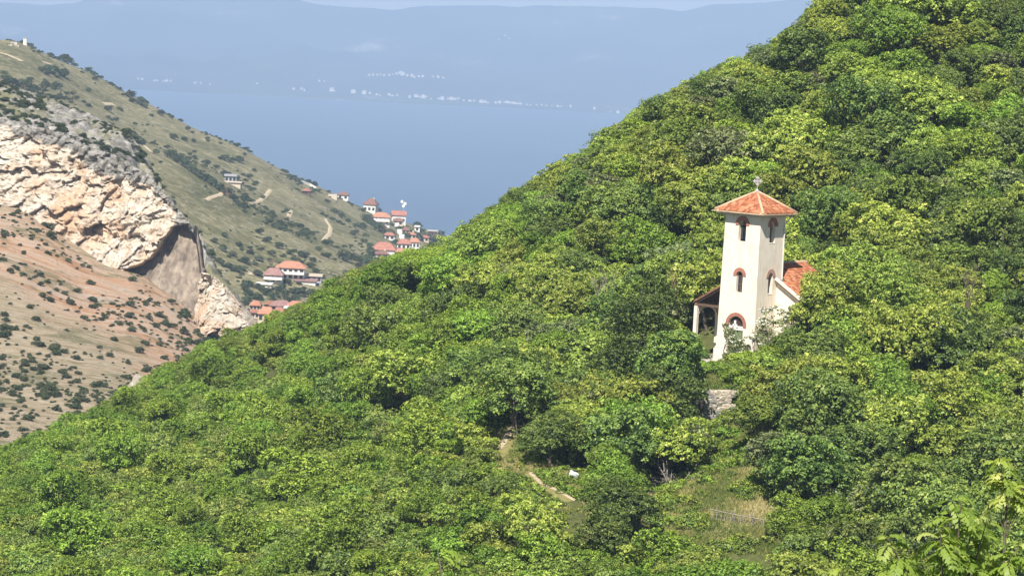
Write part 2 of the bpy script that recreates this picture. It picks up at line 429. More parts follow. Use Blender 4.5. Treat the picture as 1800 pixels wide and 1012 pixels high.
A_low = Field([(-300, 300, 640), (0, 352, 617), (100, 403, 610), (180, 458, 602), (230, 482, 596), (300, 530, 587), (372, 592, 577), (450, 620, 590),
    (-300, 500, 560), (0, 480, 560), (150, 520, 565), (300, 600, 545), (0, 620, 505), (150, 630, 508), (0, 790, 440), (200, 720, 470), (0, 1000, 390), (300, 900, 430),
    (500, 760, 520), (620, 900, 520), (-300, 800, 430), (600, 800, 650), (500, 680, 600)], k=2.0, c=.04)
A_up = Field([(-300, 60, 690), (0, 206, 630), (90, 231, 624), (165, 262, 618), (225, 286, 612), (265, 313, 607), (300, 358, 602), (340, 402, 598), (352, 476, 590), (390, 498, 588), (440, 553, 588), (520, 640, 590),
    (0, 148, 700), (44, 170, 695), (134, 194, 685), (188, 221, 670), (248, 262, 650), (150, 222, 650), (300, 375, 640), (350, 520, 640), (440, 640, 640),
    (0, 180, 820), (150, 240, 820), (300, 480, 760), (400, 620, 760), (0, 380, 1000), (300, 640, 950), (-300, 0, 760), (-300, 150, 900), (600, 800, 700), (600, 900, 900)], k=2.0, c=.04)
CL = [(-220, 300, 640, -220, 130, 668), (0, 352, 615, 0, 207, 630), (100, 403, 608, 90, 232, 624), (180, 458, 600, 165, 262, 618), (225, 482, 595.5, 225, 286, 612),
      (270, 512, 591, 265, 313, 607), (310, 540, 587, 300, 357, 602), (345, 566, 583, 340, 400, 598), (352, 574, 581, 346, 440, 595), (356, 578, 579, 350, 474, 592),
      (374, 592, 575, 366, 482, 588), (412, 588, 574, 392, 500, 587), (440, 576, 577, 420, 530, 586), (456, 574, 583, 446, 556, 588)]
CLa = np.array([ae(c[0], c[1])[0] for c in CL]); CLY = np.array([c[2] for c in CL])
CLta = np.array([ae(c[3], c[4])[0] for c in CL]); CLtY = np.array([c[5] for c in CL])
FA = [ae(215, 300)[0], ae(240, 400)[0], ae(352, 480)[0], ae(372, 500)[0]]
def zA(X, Y):
    X = np.asarray(X, float); Y = np.asarray(Y, float); a = X/Y
    yb = np.interp(a, CLta, CLtY) + 1.0 + np.interp(a, FA, [0, 11, 11, 0])
    lo = A_low.e(a, Y)*Y; up = A_up.e(a, Y)*Y
    t = np.clip((Y-yb+1.5)/3.0, 0, 1); t = np.where(a > CLta[-1]+.004, np.clip((Y-yb+8)/16, 0, 1), t)
    z = lo*(1-t) + np.minimum(up, up)*t
    gul = fbm(X/14+Y/30, Y/60, 2.2, 4)*1.1 + fbm(X/3.5, Y/3.5, 1, 3)*.35
    rock = (fbm(X/7, Y/7, 3, 4)*1.8 + np.abs(fbm(X/3.0, Y/3.0, 3, 4))*2.4 - .8)*t
    return z + gul*(1-t) + rock
SKB = [(-300, 10, 1560), (0, 76, 1500), (45, 80, 1480), (100, 104, 1470), (160, 132, 1460), (220, 166, 1450), (280, 197, 1450), (330, 223, 1450), (400, 251, 1460), (470, 286, 1480),
       (540, 321, 1500), (600, 349, 1520), (640, 368, 1530), (700, 390, 1550), (760, 409, 1570), (810, 427, 1590), (900, 470, 1620), (1000, 530, 1650)]
B = Field(SKB + [(x, y+22, Y*1.12) for x, y, Y in SKB] + [(x, y+190, Y*1.45) for x, y, Y in SKB] + [
    (0, 150, 1180), (250, 275, 1100), (350, 420, 1000), (450, 540, 930), (540, 560, 900), (550, 490, 1010), (650, 465, 1130), (700, 440, 1290), (760, 440, 1450), (560, 400, 1220), (400, 300, 1310),
    (200, 205, 1320), (500, 525, 960), (700, 500, 1080), (800, 480, 1300), (900, 560, 1300), (800, 620, 1000), (600, 620, 850), (400, 640, 850), (300, 560, 900), (100, 300, 1000), (100, 420, 900), (-300, 150, 1150), (-300, 400, 850)], k=2.0)
def zB(X, Y):
    X = np.asarray(X, float); Y = np.asarray(Y, float)
    return B.z(X, Y) + (fbm(X/45, Y/70, 1.7, 4)*1.6 + fbm(X/9, Y/9, 5, 3)*.4)*np.clip((1480-Y)/120+.25, .25, 1)
def hit(zf, x, y, Y0, Y1, n=900):
    a, e = ae(x, y); Y = np.linspace(Y0, Y1, n); g = zf(a*Y, Y); m = np.nonzero(g >= e*Y)[0]
    i = m[0] if len(m) else int(np.argmin(e*Y-g))
    return Vector((a*Y[i], Y[i], float(g[i])))
def sheet(name, zf, a0, a1, na, Ys, m, tintf=None):
    a = np.linspace(a0, a1, na); Ys = np.asarray(Ys, float); ny = len(Ys)
    AA, YY = np.meshgrid(a, Ys); X = AA*YY; Z = zf(X, YY)
    v = np.stack([X, YY, Z], -1).reshape(-1, 3)
    i = np.arange(ny-1)[:, None]*na + np.arange(na-1)[None]; i = i.ravel()
    q = np.stack([i, i+1, i+na+1, i+na], 1)
    t = tintf(X, YY, Z).ravel() if tintf else None
    return meta(link(name, mesh_np(name, v, q, m, t, smooth=True)), kind='structure')
def polyin(px, py, poly):
    px = np.asarray(px); py = np.asarray(py); r = np.zeros(px.shape, bool); n = len(poly)
    for i in range(n):
        x0, y0 = poly[i]; x1, y1 = poly[(i+1) % n]
        c = ((y0 > py) != (y1 > py)) & (px < (x1-x0)*(py-y0)/(y1-y0+1e-9)+x0); r ^= c
    return r
CLEAR = [(1142, 815), (1165, 765), (1210, 738), (1300, 738), (1325, 790), (1345, 860), (1362, 930), (1345, 955), (1250, 952), (1205, 915), (1138, 872)]
PATHP = [(868, 768), (896, 712), (925, 712), (922, 750), (905, 785), (948, 812), (1022, 822), (1030, 850), (1015, 880), (985, 885), (930, 850), (870, 800)]

# ------------------------------------------------------------------ large structure: lake, far mountain, hills
def build_lake():
    xs = np.linspace(-8900, 8900, 40); ys = np.linspace(-300, 19500, 60)
    X, Y = np.meshgrid(xs, ys); v = np.stack([X, Y, np.full_like(X, LAKE_Z)], -1).reshape(-1, 3)
    i = (np.arange(59)[:, None]*40 + np.arange(39)[None]).ravel()
    meta(link('lake', mesh_np('lake', v, np.stack([i, i+1, i+41, i+40], 1), 'lake_water')), kind='structure')
build_lake()
RIDGE = [(-900, 30), (-500, 22), (-200, 10), (0, 7), (80, 8), (130, 5), (150, -3), (250, -8), (400, -4), (520, 0), (560, 8), (620, 12), (690, 17), (750, 11), (830, 8), (880, 9), (910, 12),
         (960, 9), (1060, 11), (1150, 14), (1200, 21), (1240, 12), (1300, 8), (1360, 4), (1420, -4), (1500, -10), (1700, 4), (2000, 20), (2600, 30)]
SHORE = [(-900, 100), (238, 158), (700, 182), (900, 190), (1150, 204), (1500, 222), (2600, 285)]
Ra = np.array([ae(*p)[0] for p in RIDGE]); Re = np.array([ae(*p)[1] for p in RIDGE])
Sa = np.array([ae(*p)[0] for p in SHORE]); Se = np.array([ae(*p)[1] for p in SHORE])
def zM(X, Y):
    X = np.asarray(X, float); Y = np.asarray(Y, float); a = X/Y
    ys = LAKE_Z/np.interp(a, Sa, Se) + fbm(X/700, 0*X, 4.4, 3)*90
    yr = 16200 + fbm(X/2500, 0*X, 9.9, 2)*500
    t = (Y-ys)/(yr-ys); zr = np.interp(a, Ra, Re)*yr
    u = np.clip(t, -1, 1)
    p = np.where(u < 0, u*.5, np.where(u < .12, u*.45, .054 + (u-.12)/.88*.946*(1 - .25*np.sin(np.pi*np.clip(u, 0, 1)))))
    z = LAKE_Z + (zr-LAKE_Z)*p
    z = z + np.clip(u, 0, 1)*(1.02-np.clip(u, 0, 1))*4*((fbm(X/600, Y/1200, 3.3, 5)*70 + (np.abs(fbm(X/420, Y/2200, 6.1, 4))-.2)*150)) + np.clip(u, 0, 1)*fbm(X/180, Y/300, 1.3, 4)*10
    z = np.where(t > 1, z-(t-1)*260, z)
    return np.maximum(z, LAKE_Z-12)
sheet('far_mountain', zM, -.5, .5, 420, np.concatenate([np.linspace(10500, 13000, 60), np.linspace(13040, 16900, 110), np.linspace(17000, 18800, 16)]), 'mountain')

def t_near(X, Y, Z):
    px, py = px_of(X, Y, Z)
    r = np.where(polyin(px, py, CLEAR), 1.0, 0.0)
    r = np.maximum(r, np.where(polyin(px, py, PATHP), .9, 0)); return r
sheet('wooded_hillside', zn, -.42, .42, 330, np.concatenate([np.linspace(12, 150, 70), np.linspace(150.5, 330, 330), np.linspace(331, 620, 90)]), 'forest_floor', t_near)

def t_low(X, Y, Z):
    px, py = px_of(X, Y, Z)
    d = (py - (345 + px*.60))          # below the foot of the cliff
    band = np.exp(-((d-70)/85)**2)
    return np.clip(band*1.0 + np.where(px > 250, .25, 0), 0, 1)
yA = np.concatenate([np.linspace(370, 560, 100), np.linspace(561, 700, 235), np.linspace(702, 1050, 60)])
sA = sheet('scree_slope', zA, -.30, .02, 380, yA, 'scree', t_low)
sA.data.materials.append(MATS['crag'])
me = sA.data; co = np.empty(len(me.vertices)*3, np.float32); me.vertices.foreach_get('co', co); co = co.reshape(-1, 3)
vi = np.empty(len(me.loops), np.int32); me.loops.foreach_get('vertex_index', vi); cc = co[vi.reshape(-1, 4)].mean(1)
me.polygons.foreach_set('material_index', (cc[:, 1] > np.interp(cc[:, 0]/cc[:, 1], CLta, CLtY)-1).astype(np.int32))
sheet('grassy_hill', zB, -.30, .12, 420, np.concatenate([np.linspace(780, 1150, 170), np.linspace(1153, 1700, 190), np.linspace(1710, 2400, 40)]), 'hill_grass')

def build_cliff():
    ns, nt = 560, 230
    cs = np.linspace(0, len(CL)-1, ns); k = np.arange(len(CL))
    P = [np.interp(cs, k, [c[j] for c in CL]) for j in range(6)]
    T = np.linspace(-.22, 1.06, nt)[:, None]
    B0 = np.array([tuple(at(x, y, Y)) for x, y, Y in zip(P[0], P[1], P[2])]); T0 = np.array([tuple(at(x, y, Y)) for x, y, Y in zip(P[3], P[4], P[5])])
    V = B0[None]*(1-T[..., None]) + T0[None]*T[..., None]
    X, Y, Z = V[..., 0], V[..., 1], V[..., 2]
    px, py = px_of(X, Y, Z)
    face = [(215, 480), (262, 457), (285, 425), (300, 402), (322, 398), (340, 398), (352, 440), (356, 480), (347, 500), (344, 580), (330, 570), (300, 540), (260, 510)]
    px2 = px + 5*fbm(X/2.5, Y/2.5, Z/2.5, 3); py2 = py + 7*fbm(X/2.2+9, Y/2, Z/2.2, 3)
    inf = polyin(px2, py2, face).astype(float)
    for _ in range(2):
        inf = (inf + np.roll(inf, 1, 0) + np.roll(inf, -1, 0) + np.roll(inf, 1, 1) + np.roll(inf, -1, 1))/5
    big = fbm(X/10, Y/9, Z/7, 4)*3.4
    wx = X + 1.6*fbm(X/3, Y/3, Z/3, 3); wz = Z + 1.6*fbm(X/3+20, Y/3, Z/3, 3)
    rid = 0; am = 1.0
    for q in range(5):
        rid = rid + am*(1-np.abs(vnoise(wx/5*2**q+3*q, Y/5*2**q, wz/4*2**q)))**2; am *= .52
    rough = facets((wx+wz*.45)/7.5, Y/6, (wz-wx*.2)/6.5)*2.2 + facets((wx-wz*.3)/2.4, Y/2, wz/2.6)*.85 + facets((wx+wz*.3)/.9, Y, wz/1.0)*.35 + (rid-1.0)*.9 + fbm(X/.6, Y/.6, Z/.6, 3)*.45
    flute = np.abs(fbm(X/3+Z/8, Y/9, Z/26, 3))*1.3 + fbm(X/.9, Y, Z/6, 2)*.3
    out = (big + rough)*(1-inf) + (-6.5 + (355-px)*.012 + flute)*inf
    fade = np.clip((1.06-T)/.10, 0, 1)*np.ones_like(X)
    out = out*np.where(T > .9, .35+.65*fade, 1)
    Yn = Y - out; Xn = X - out*.05 + (fbm(X/2, Z/2, 6.6, 3)*.5)*(1-inf); Zn = Z + fbm(X/3, Z/3, 8.1, 3)*.5*(1-inf) - np.where(T > 1.02, 1.5, 0)
    v = np.stack([Xn, Yn, Zn], -1).reshape(-1, 3)
    i = (np.arange(nt-1)[:, None]*ns + np.arange(ns-1)[None]).ravel()
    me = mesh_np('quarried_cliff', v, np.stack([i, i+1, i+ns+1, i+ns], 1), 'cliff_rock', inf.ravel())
    wv = np.clip((T + .16*fbm(X/5, Y/5, Z/5, 4) - .82)*9, 0, 1)*(px < 352); at_ = me.attributes.new('weather', 'FLOAT', 'POINT'); at_.data.foreach_set('value', wv.ravel().astype(np.float32))
    meta(link('quarried_cliff', me), kind='structure')
build_cliff()

# ------------------------------------------------------------------ haze
def build_haze():
    def f(nt, out):
        v = N(nt, 'ShaderNodeVolumePrincipled'); v.inputs['Color'].default_value = c4(HAZE_COLOR)
        v.inputs['Density'].default_value = HAZE_DENSITY; v.inputs['Anisotropy'].default_value = -.18
        L(nt, v.outputs[0], out.inputs['Volume'])
    mat('haze', f); b = MB(); b.box(-9200, 9200, -500, 19700, LAKE_Z-60, 330)
    meta(b.build('haze', 'haze'), kind='stuff')
build_haze()

# ------------------------------------------------------------------ foliage makers
def leaves(cen, nrm, size, asp, r):
    n = len(cen); t = r.normal(size=(n, 3)); t -= nrm*(t*nrm).sum(1)[:, None]; t /= np.linalg.norm(t, axis=1)[:, None]+1e-9
    b = np.cross(nrm, t); l = (size*(.7+.6*r.random(n)))[:, None]; w = l*asp
    v = np.stack([cen-t*l*.5, cen+b*w*.5+nrm*l*.06, cen+t*l*.5-nrm*l*.10, cen-b*w*.5+nrm*l*.06], 1)
    return v.reshape(-1, 3), np.arange(n*4).reshape(-1, 4)
def crown(seed, R, H, z0, ncl, nlf, leaf, shape='round', tb=.42, tv=.22, sparse=0.0, asp=.62, clr=.42):
    """foliage clumps spread through the crown's volume, denser outside, with gaps"""
    r = np.random.default_rng(seed)
    nb = 13 if shape == 'round' else 4
    # limbs end in a few big masses, each mass carries many small clumps
    ma = r.random(nb)*2*np.pi; mz = z0 + (H-z0)*(.30+.5*r.random(nb)); mr = R*(.24+.30*r.random(nb)); md = R*(.62*np.sqrt(r.random(nb))+.12)
    M0 = np.stack([np.cos(ma)*md, np.sin(ma)*md, mz], 1)
    M0[0] = (0, 0, z0+(H-z0)*.55); mr[0] = R*.58; M0[1] = (R*.25, -R*.2, z0+(H-z0)*.35); mr[1] = R*.55
    if shape == 'cone':
        zz = np.linspace(z0, H, 9); M0 = np.stack([r.normal(size=9)*R*.08, r.normal(size=9)*R*.08, zz], 1); mr = R*np.clip(1.05-(zz-z0)/(H-z0), .10, 1); nb = 9
    if shape == 'column':
        zz = np.linspace(z0, H, 8); M0 = np.stack([r.normal(size=8)*R*.15, r.normal(size=8)*R*.15, zz], 1); mr = R*(.75+.3*r.random(8)); mr[-1] *= .5; nb = 8
    w = mr**2/np.sum(mr**2); bi = r.choice(nb, ncl, p=w)
    d = r.normal(size=(ncl, 3)); d /= np.linalg.norm(d, axis=1)[:, None]; d[:, 2] = np.where(d[:, 2] < -.35, -d[:, 2], d[:, 2])
    rad = mr[bi]*(.80 + .26*r.random(ncl)); sh_ = r.random(ncl) < .16; rad = rad + sh_*R*(.04+.13*r.random(ncl))
    vs = (H-z0)*.5/R if shape == 'round' else .7
    cc = M0[bi] + d*rad[:, None]*np.array([1, 1, min(1.0, vs)])
    # drop clumps that are buried in another mass
    dist = np.stack([np.linalg.norm((cc-M0[j])/np.array([1, 1, min(1.0, vs)]), axis=1)/mr[j] for j in range(nb)], 1)
    keep = dist.min(1) > .62; cc = cc[keep]; d = d[keep]
    if sparse: k = r.random(len(cc)) > sparse; cc = cc[k]; d = d[k]
    n = len(cc); ctint = tb + tv*r.normal(size=n)
    cs = clr*(.5+.8*r.random(n))
    li = np.repeat(np.arange(n), nlf); m = len(li)
    dd = r.normal(size=(m, 3)) + d[li]*.8 + np.array([0, 0, .55]); dd /= np.linalg.norm(dd, axis=1)[:, None]
    pos = cc[li] + dd*(cs[li]*(.55+.45*r.random(m)**.5))[:, None]*np.array([1.1, 1.1, .75])
    nr = dd*.8 + r.normal(size=(m, 3))*.36 + np.array([0, 0, .35]); nr /= np.linalg.norm(nr, axis=1)[:, None]
    v, q = leaves(pos, nr, np.full(m, leaf), asp, r)
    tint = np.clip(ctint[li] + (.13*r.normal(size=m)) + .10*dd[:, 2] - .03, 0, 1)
    zt = np.quantile(v[:, 2], .995); v[:, 2] = z0*.3 + (v[:, 2]-z0*.3)*min(1.0, (H-z0*.3)/(zt-z0*.3))
    return v, q, np.repeat(tint, 4), M0
def trunk(seed, H, R, M0, rt=.13):
    r = random.Random(seed); b = MB()
    lean = (r.uniform(-.12, .12), r.uniform(-.12, .12)); top = H*.62
    P = [(lean[0]*q*H, lean[1]*q*H, -.6 + q*(top+.6)) for q in (0, .25, .5, .75, 1)]
    b.tube(P, [rt*1.35, rt, rt*.85, rt*.6, rt*.25], 7)
    for m in list(M0)[:6]:
        q = r.uniform(.25, .7); s = Vector((lean[0]*q*H, lean[1]*q*H, -.6+q*(top+.6))); e = Vector(m); mid = s.lerp(e, .5)+Vector((0, 0, -.12*R))
        b.tube([s, mid, e], [rt*.5, rt*.32, rt*.10], 5)
    return b
PROT = []   # (kind, root, height, radius)
SPEC = [  # kind, seed, R, H, z0, clumps, leaves, leaf size, shape, mat, tint base, var
    ('chestnut', 1, 3.1, 5.9, .9, 900, 18, 0.22, 'round', 'leaf_chestnut', .50, .24),
    ('chestnut', 2, 3.4, 6.4, .9, 1020, 18, 0.22, 'round', 'leaf_chestnut', .58, .24),
    ('oak', 3, 2.8, 5.6, .8, 780, 18, 0.20, 'round', 'leaf_oak', .42, .22),
    ('oak', 4, 3.2, 6.2, .8, 960, 18, 0.20, 'round', 'leaf_oak', .52, .22),
    ('hornbeam', 5, 2.5, 5.2, .6, 720, 18, 0.18, 'round', 'leaf_bright', .46, .20),
    ('hornbeam', 6, 2.9, 5.6, .7, 840, 18, 0.18, 'round', 'leaf_bright', .56, .22),
    ('shrub', 7, 1.7, 2.7, .3, 372, 18, 0.16, 'round', 'leaf_bright', .42, .22),
    ('shrub', 8, 1.9, 3.1, .3, 420, 18, 0.16, 'round', 'leaf_oak', .62, .24),
    ('shrub', 9, 1.6, 2.4, .2, 336, 18, 0.15, 'round', 'leaf_chestnut', .48, .22),
    ('sapling', 10, 1.5, 3.6, .4, 252, 18, 0.18, 'cone', 'leaf_grey', .40, .22),
    ('conical', 11, 2.1, 6.2, .5, 480, 18, 0.20, 'cone', 'leaf_oak', .45, .20),
    ('cypress', 12, 1.0, 5.6, .4, 300, 18, 0.16, 'column', 'leaf_grey', .45, .25),
    ('ash', 13, 2.7, 5.4, .8, 600, 18, 0.22, 'round', 'leaf_grey', .50, .22),
]
KN = {'chestnut': 'chestnut_tree', 'oak': 'oak_tree', 'hornbeam': 'hornbeam_tree', 'shrub': 'leafy_shrub', 'sapling': 'sapling', 'conical': 'conical_tree', 'cypress': 'columnar_tree', 'ash': 'ash_tree'}
for q, (kind, seed, R, H, z0, ncl, nlf, lf, shp, mt, tb, tv) in enumerate(SPEC):
    v, f, t, M0 = crown(seed, R, H-.2, z0, ncl, nlf, lf, shp, tb, tv, clr=.35 if kind != 'shrub' else .28)
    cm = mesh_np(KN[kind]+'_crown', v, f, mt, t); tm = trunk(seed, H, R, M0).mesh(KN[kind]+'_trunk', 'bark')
    PROT.append((kind, cm, tm, H, R))
def plant_tree(pi, loc, rz, s, label, group):
    kind, cm, tm, H, R = PROT[pi]
    o = empty(KN[kind], loc, rz); o.rotation_euler = (rnd.uniform(-.10, .10), rnd.uniform(-.10, .10), rz); o.scale = s if hasattr(s, '__len__') else (s,)*3
    link('crown', cm, o); link('trunk', tm, o)
    meta(o, label, 'shrub' if kind in ('shrub',) else 'tree', group); return o

# ------------------------------------------------------------------ planting the wooded hillside
TOW = at(1312, 652, 229); TOW.z = at(1312, 650, 229).z + .38
CH_RZ = -math.radians(39.8)
TWR = [(1203, 520), (1250, 500), (1258, 300), (1402, 300), (1400, 470), (1420, 500), (1395, 560), (1350, 585), (1320, 640), (1300, 662), (1215, 655), (1200, 600)]
WALLP = [(1232, 682), (1285, 686), (1292, 742), (1240, 742)]
FENCEP = [(1245, 880), (1345, 885), (1345, 930), (1250, 925)]
BARE = [(1030, 440), (1075, 440), (1080, 505), (1035, 500)]
def samples(poly, st=9):
    xs = [p[0] for p in poly]; ys = [p[1] for p in poly]
    X, Y = np.meshgrid(np.arange(min(xs), max(xs), st), np.arange(min(ys), max(ys), st)); m = polyin(X.ravel(), Y.ravel(), poly)
    return np.stack([X.ravel()[m], Y.ravel()[m]], 1)
KEEP = [(samples(TWR), 242), (samples(CLEAR), 200), (samples(PATHP), 205), (samples(WALLP), 216), (samples(FENCEP), 199), (samples(BARE), 246)]
SX = np.array([p[0] for p in SIL]); SY = np.array([p[1] for p in SIL]); _o = np.argsort(SX); SX, SY = SX[_o], SY[_o]
def pr0(rr, y): return rr/y*5000*.75
def hrr(rr, y): return rr/y*5000*.45
def near_trees():
    r = np.random.default_rng(5); out = []; cell = {}
    n = 60000
    Y = 100 + 260*r.random(n)**.85; a = (r.random(n)*2-1)*.235; X = a*Y; Z = zn(X, Y)
    bx, by = px_of(X, Y, Z)
    u = r.random(n); u2 = r.random(n)
    sc_noise = fbm(X/22, Y/22, 7.7, 2)
    for i in range(n):
        x, y, z = X[i], Y[i], Z[i]; gx, gy = bx[i], by[i]
        if gy > 1420 or gx < -260 or gx > 2080: continue
        left = gx < 640 + 160*sc_noise[i] and True
        low = gy > 1000 and gx < 1150
        if left or (gx < 900 and gy > 760) or low: ks = [(6, .28), (7, .48), (8, .74), (9, .86), (4, 1.0)]
        elif gx < 900: ks = [(4, .25), (5, .45), (0, .62), (3, .76), (8, .9), (2, 1)]
        else: ks = [(0, .26), (1, .48), (2, .60), (3, .76), (4, .85), (5, .91), (12, .97), (10, 1)]
        pi = next(k for k, w in ks if u[i] <= w)
        kind, _, _, H, R = PROT[pi]
        s = .70 + .55*u2[i]**1.3
        if left and gy < 740: s *= .9
        rr = R*s; Hs = H*s
        if (gx-(1460))**2/70**2 + (gy-640)**2/40**2 < 1: continue
        # nothing may grow on the church plot or stick far above the crest
        lx, ly = x-TOW.x, y-TOW.y; cx = lx*math.cos(-CH_RZ)-ly*math.sin(-CH_RZ); cy = lx*math.sin(-CH_RZ)+ly*math.cos(-CH_RZ)
        if -7.5-rr*.6 < cx < 5.0+rr*.6 and -2.8-rr*.6 < cy < 12+rr*.6: continue
        tx, ty = px_of(x, y, z+Hs)
        lim = max(np.interp(tx, SX, SY), np.interp(tx-pr0(rr, y), SX, SY)-hrr(rr, y), np.interp(tx+pr0(rr, y), SX, SY)-hrr(rr, y))
        over = lim + r.uniform(-11, 6) - ty
        if over > 0:
            k = 1 - over/5000*y/Hs
            if k < .5:
                pi = 6 + (i % 3); kind, _, _, H, R = PROT[pi]; over = lim + 4 - (ty + (Hs-H)/y*5000); s = 1.0; k = 1 - max(over, 0)/5000*y/H
                if k < .35: continue
            s *= k; rr = R*s; Hs = H*s
        mx, my = px_of(x, y, z+Hs*.55); pr = rr/y*5000; hr = Hs*.5/y*5000
        bad = False
        for S, yk in KEEP:
            if y < yk and len(S):
                if np.any(((S[:, 0]-mx)/(pr*.92))**2 + ((S[:, 1]-my)/(hr*1.02))**2 < 1): bad = True; break
        if bad: continue
        ci, cj = int(x//4), int(y//4); ok = True
        for p in (-1, 0, 1):
            for q in (-1, 0, 1):
                for (ox, oy, orr) in cell.get((ci+p, cj+q), []):
                    if (ox-x)**2+(oy-y)**2 < (.54*(orr+rr)*.98)**2: ok = False
        if not ok: continue
        cell.setdefault((ci, cj), []).append((x, y, rr))
        out.append((x, y, z-.15, pi, s, pr, mx, my, r.random()*6.28))
    return out
TREES = near_trees()
inframe = [t for t in TREES if -20 < t[6] < 1820 and -20 < t[7] < 1040]
rest = [t for t in TREES if not (-20 < t[6] < 1820 and -20 < t[7] < 1040)]
inframe.sort(key=lambda t: -t[5])
big = inframe[:292]; rest += inframe[292:]
print('trees near', len(TREES), 'in frame', len(inframe), 'stuff', len(rest))
ANCH = [(1450, 60, 'on the crest at the top edge'), (1560, 40, 'high on the slope at the top edge'), (1720, 50, 'in the top right corner'), (1330, 150, 'on the crest above the tower cross'),
    (1230, 200, 'on the crest where the lake ends'), (1110, 270, 'on the crest midway to the lake gap'), (1000, 330, 'on the crest left of the tower'), (870, 400, 'on the crest beside the lake gap'),
    (1450, 200, 'up the slope right of the tower roof'), (1600, 200, 'on the upper right slope'), (1750, 220, 'high up at the right edge'), (1330, 260, 'behind the tower cross'),
    (1200, 320, 'just left behind the tower roof'), (1450, 330, 'right behind the tower roof'), (1600, 360, 'halfway up right of the tower'), (1750, 400, 'halfway up at the right edge'),
    (1180, 430, 'left of the belfry windows'), (1060, 420, 'above the bare grey tree'), (930, 480, 'below the crest left of the bare grey tree'), (760, 500, 'on the crest above the village roofs'),
    (1460, 460, 'right of the upper tower storey'), (1620, 520, 'in the middle of the right slope'), (1760, 560, 'at the right edge level with the door'), (1140, 560, 'left of the church veranda'),
    (1000, 590, 'in the wood well left of the tower'), (860, 620, 'above the dirt steps'), (700, 600, 'on the slope below the village roofs'), (1480, 590, 'right of the flowering bush'), (1160, 690, 'in front of the shaded terrace bank'),
    (1020, 720, 'above the white sack'), (1400, 720, 'below the church, right of the stone wall'), (1550, 700, 'below and right of the church'), (1720, 720, 'on the lower right slope'), (860, 820, 'left of the trail'),
    (1090, 800, 'between white sack and dead branches'), (1420, 830, 'right of the grassy clearing'), (1580, 860, 'low on the right slope'), (1740, 880, 'in the lower right corner'), (740, 740, 'left of the dirt steps'),
    (600, 680, 'on the left shoulder of the slope'), (450, 640, 'on the shoulder near the cream rock'), (320, 700, 'near the scree edge'), (150, 800, 'at the lower left wood edge'), (60, 900, 'at the left edge near the bottom'),
    (300, 830, 'on the lower left slope'), (480, 800, 'on the lower left middle slope'), (620, 860, 'low on the slope left of centre'), (200, 960, 'at the bottom left'), (420, 960, 'at the bottom, left of centre'),
    (650, 970, 'at the bottom near the middle'), (850, 960, 'at the bottom below the trail'), (1030, 970, 'at the bottom middle'), (1200, 980, 'at the bottom below the fence'), (1400, 970, 'at the bottom right of the fence'), (1560, 980, 'at the bottom right')]
LOOK = {0: 'rounded yellow-green chestnut tree', 1: 'broad yellow-green chestnut tree', 2: 'dense dark green oak tree', 3: 'broad mid-green oak tree', 4: 'small fresh green hornbeam tree',
        5: 'bright green bushy hornbeam tree', 6: 'fresh green low shrub', 7: 'olive green low shrub', 8: 'light green low shrub', 9: 'grey-green pointed sapling', 10: 'dark green cone-shaped tree', 12: 'grey-green loose-leaved ash tree'}
ORD = ['first', 'second', 'third', 'fourth', 'fifth', 'sixth', 'seventh', 'eighth', 'ninth', 'tenth', 'eleventh', 'twelfth', 'thirteenth', 'fourteenth', 'fifteenth', 'sixteenth', 'seventeenth', 'eighteenth', 'nineteenth']
def label_all(items, look_of, xy_of, anchors):
    """one phrase per item: its look, the nearest landmark and, within that, its place among its likes"""
    g = {}
    for i, t in enumerate(items):
        x, y = xy_of(t); an = min(anchors, key=lambda p: (p[0]-x)**2+(p[1]-y)**2)[2]
        g.setdefault((look_of(t), an), []).append(i)
    lab = [None]*len(items)
    for (lk, an), ids in g.items():
        if len(ids) == 1: lab[ids[0]] = f'{lk} {an}'; continue
        left = sorted(ids, key=lambda i: xy_of(items[i])[0]); rest_ = list(ids)
        if len(ids) == 2:
            lab[left[0]] = f'{lk} {an}, left of two'; lab[left[1]] = f'{lk} {an}, right of two'; continue
        for k, i in enumerate(left):
            lab[i] = f'{lk} {an}, ' + ('leftmost' if k == 0 else 'rightmost' if k == len(left)-1 else ORD[min(k, 18)] + ' from left')
    for l in lab:
        if len(l.split()) > 16: print('LONG', l)
    return lab
labs = label_all(big, lambda t: LOOK[t[3]], lambda t: (t[6], t[7]), ANCH)
for t, lb in zip(big, labs):
    plant_tree(t[3], (t[0], t[1], t[2]), t[8], (t[4]*rnd.uniform(.88, 1.15), t[4], t[4]*rnd.uniform(.88, 1.08)), lb, 'trees and shrubs of the wooded hillside')

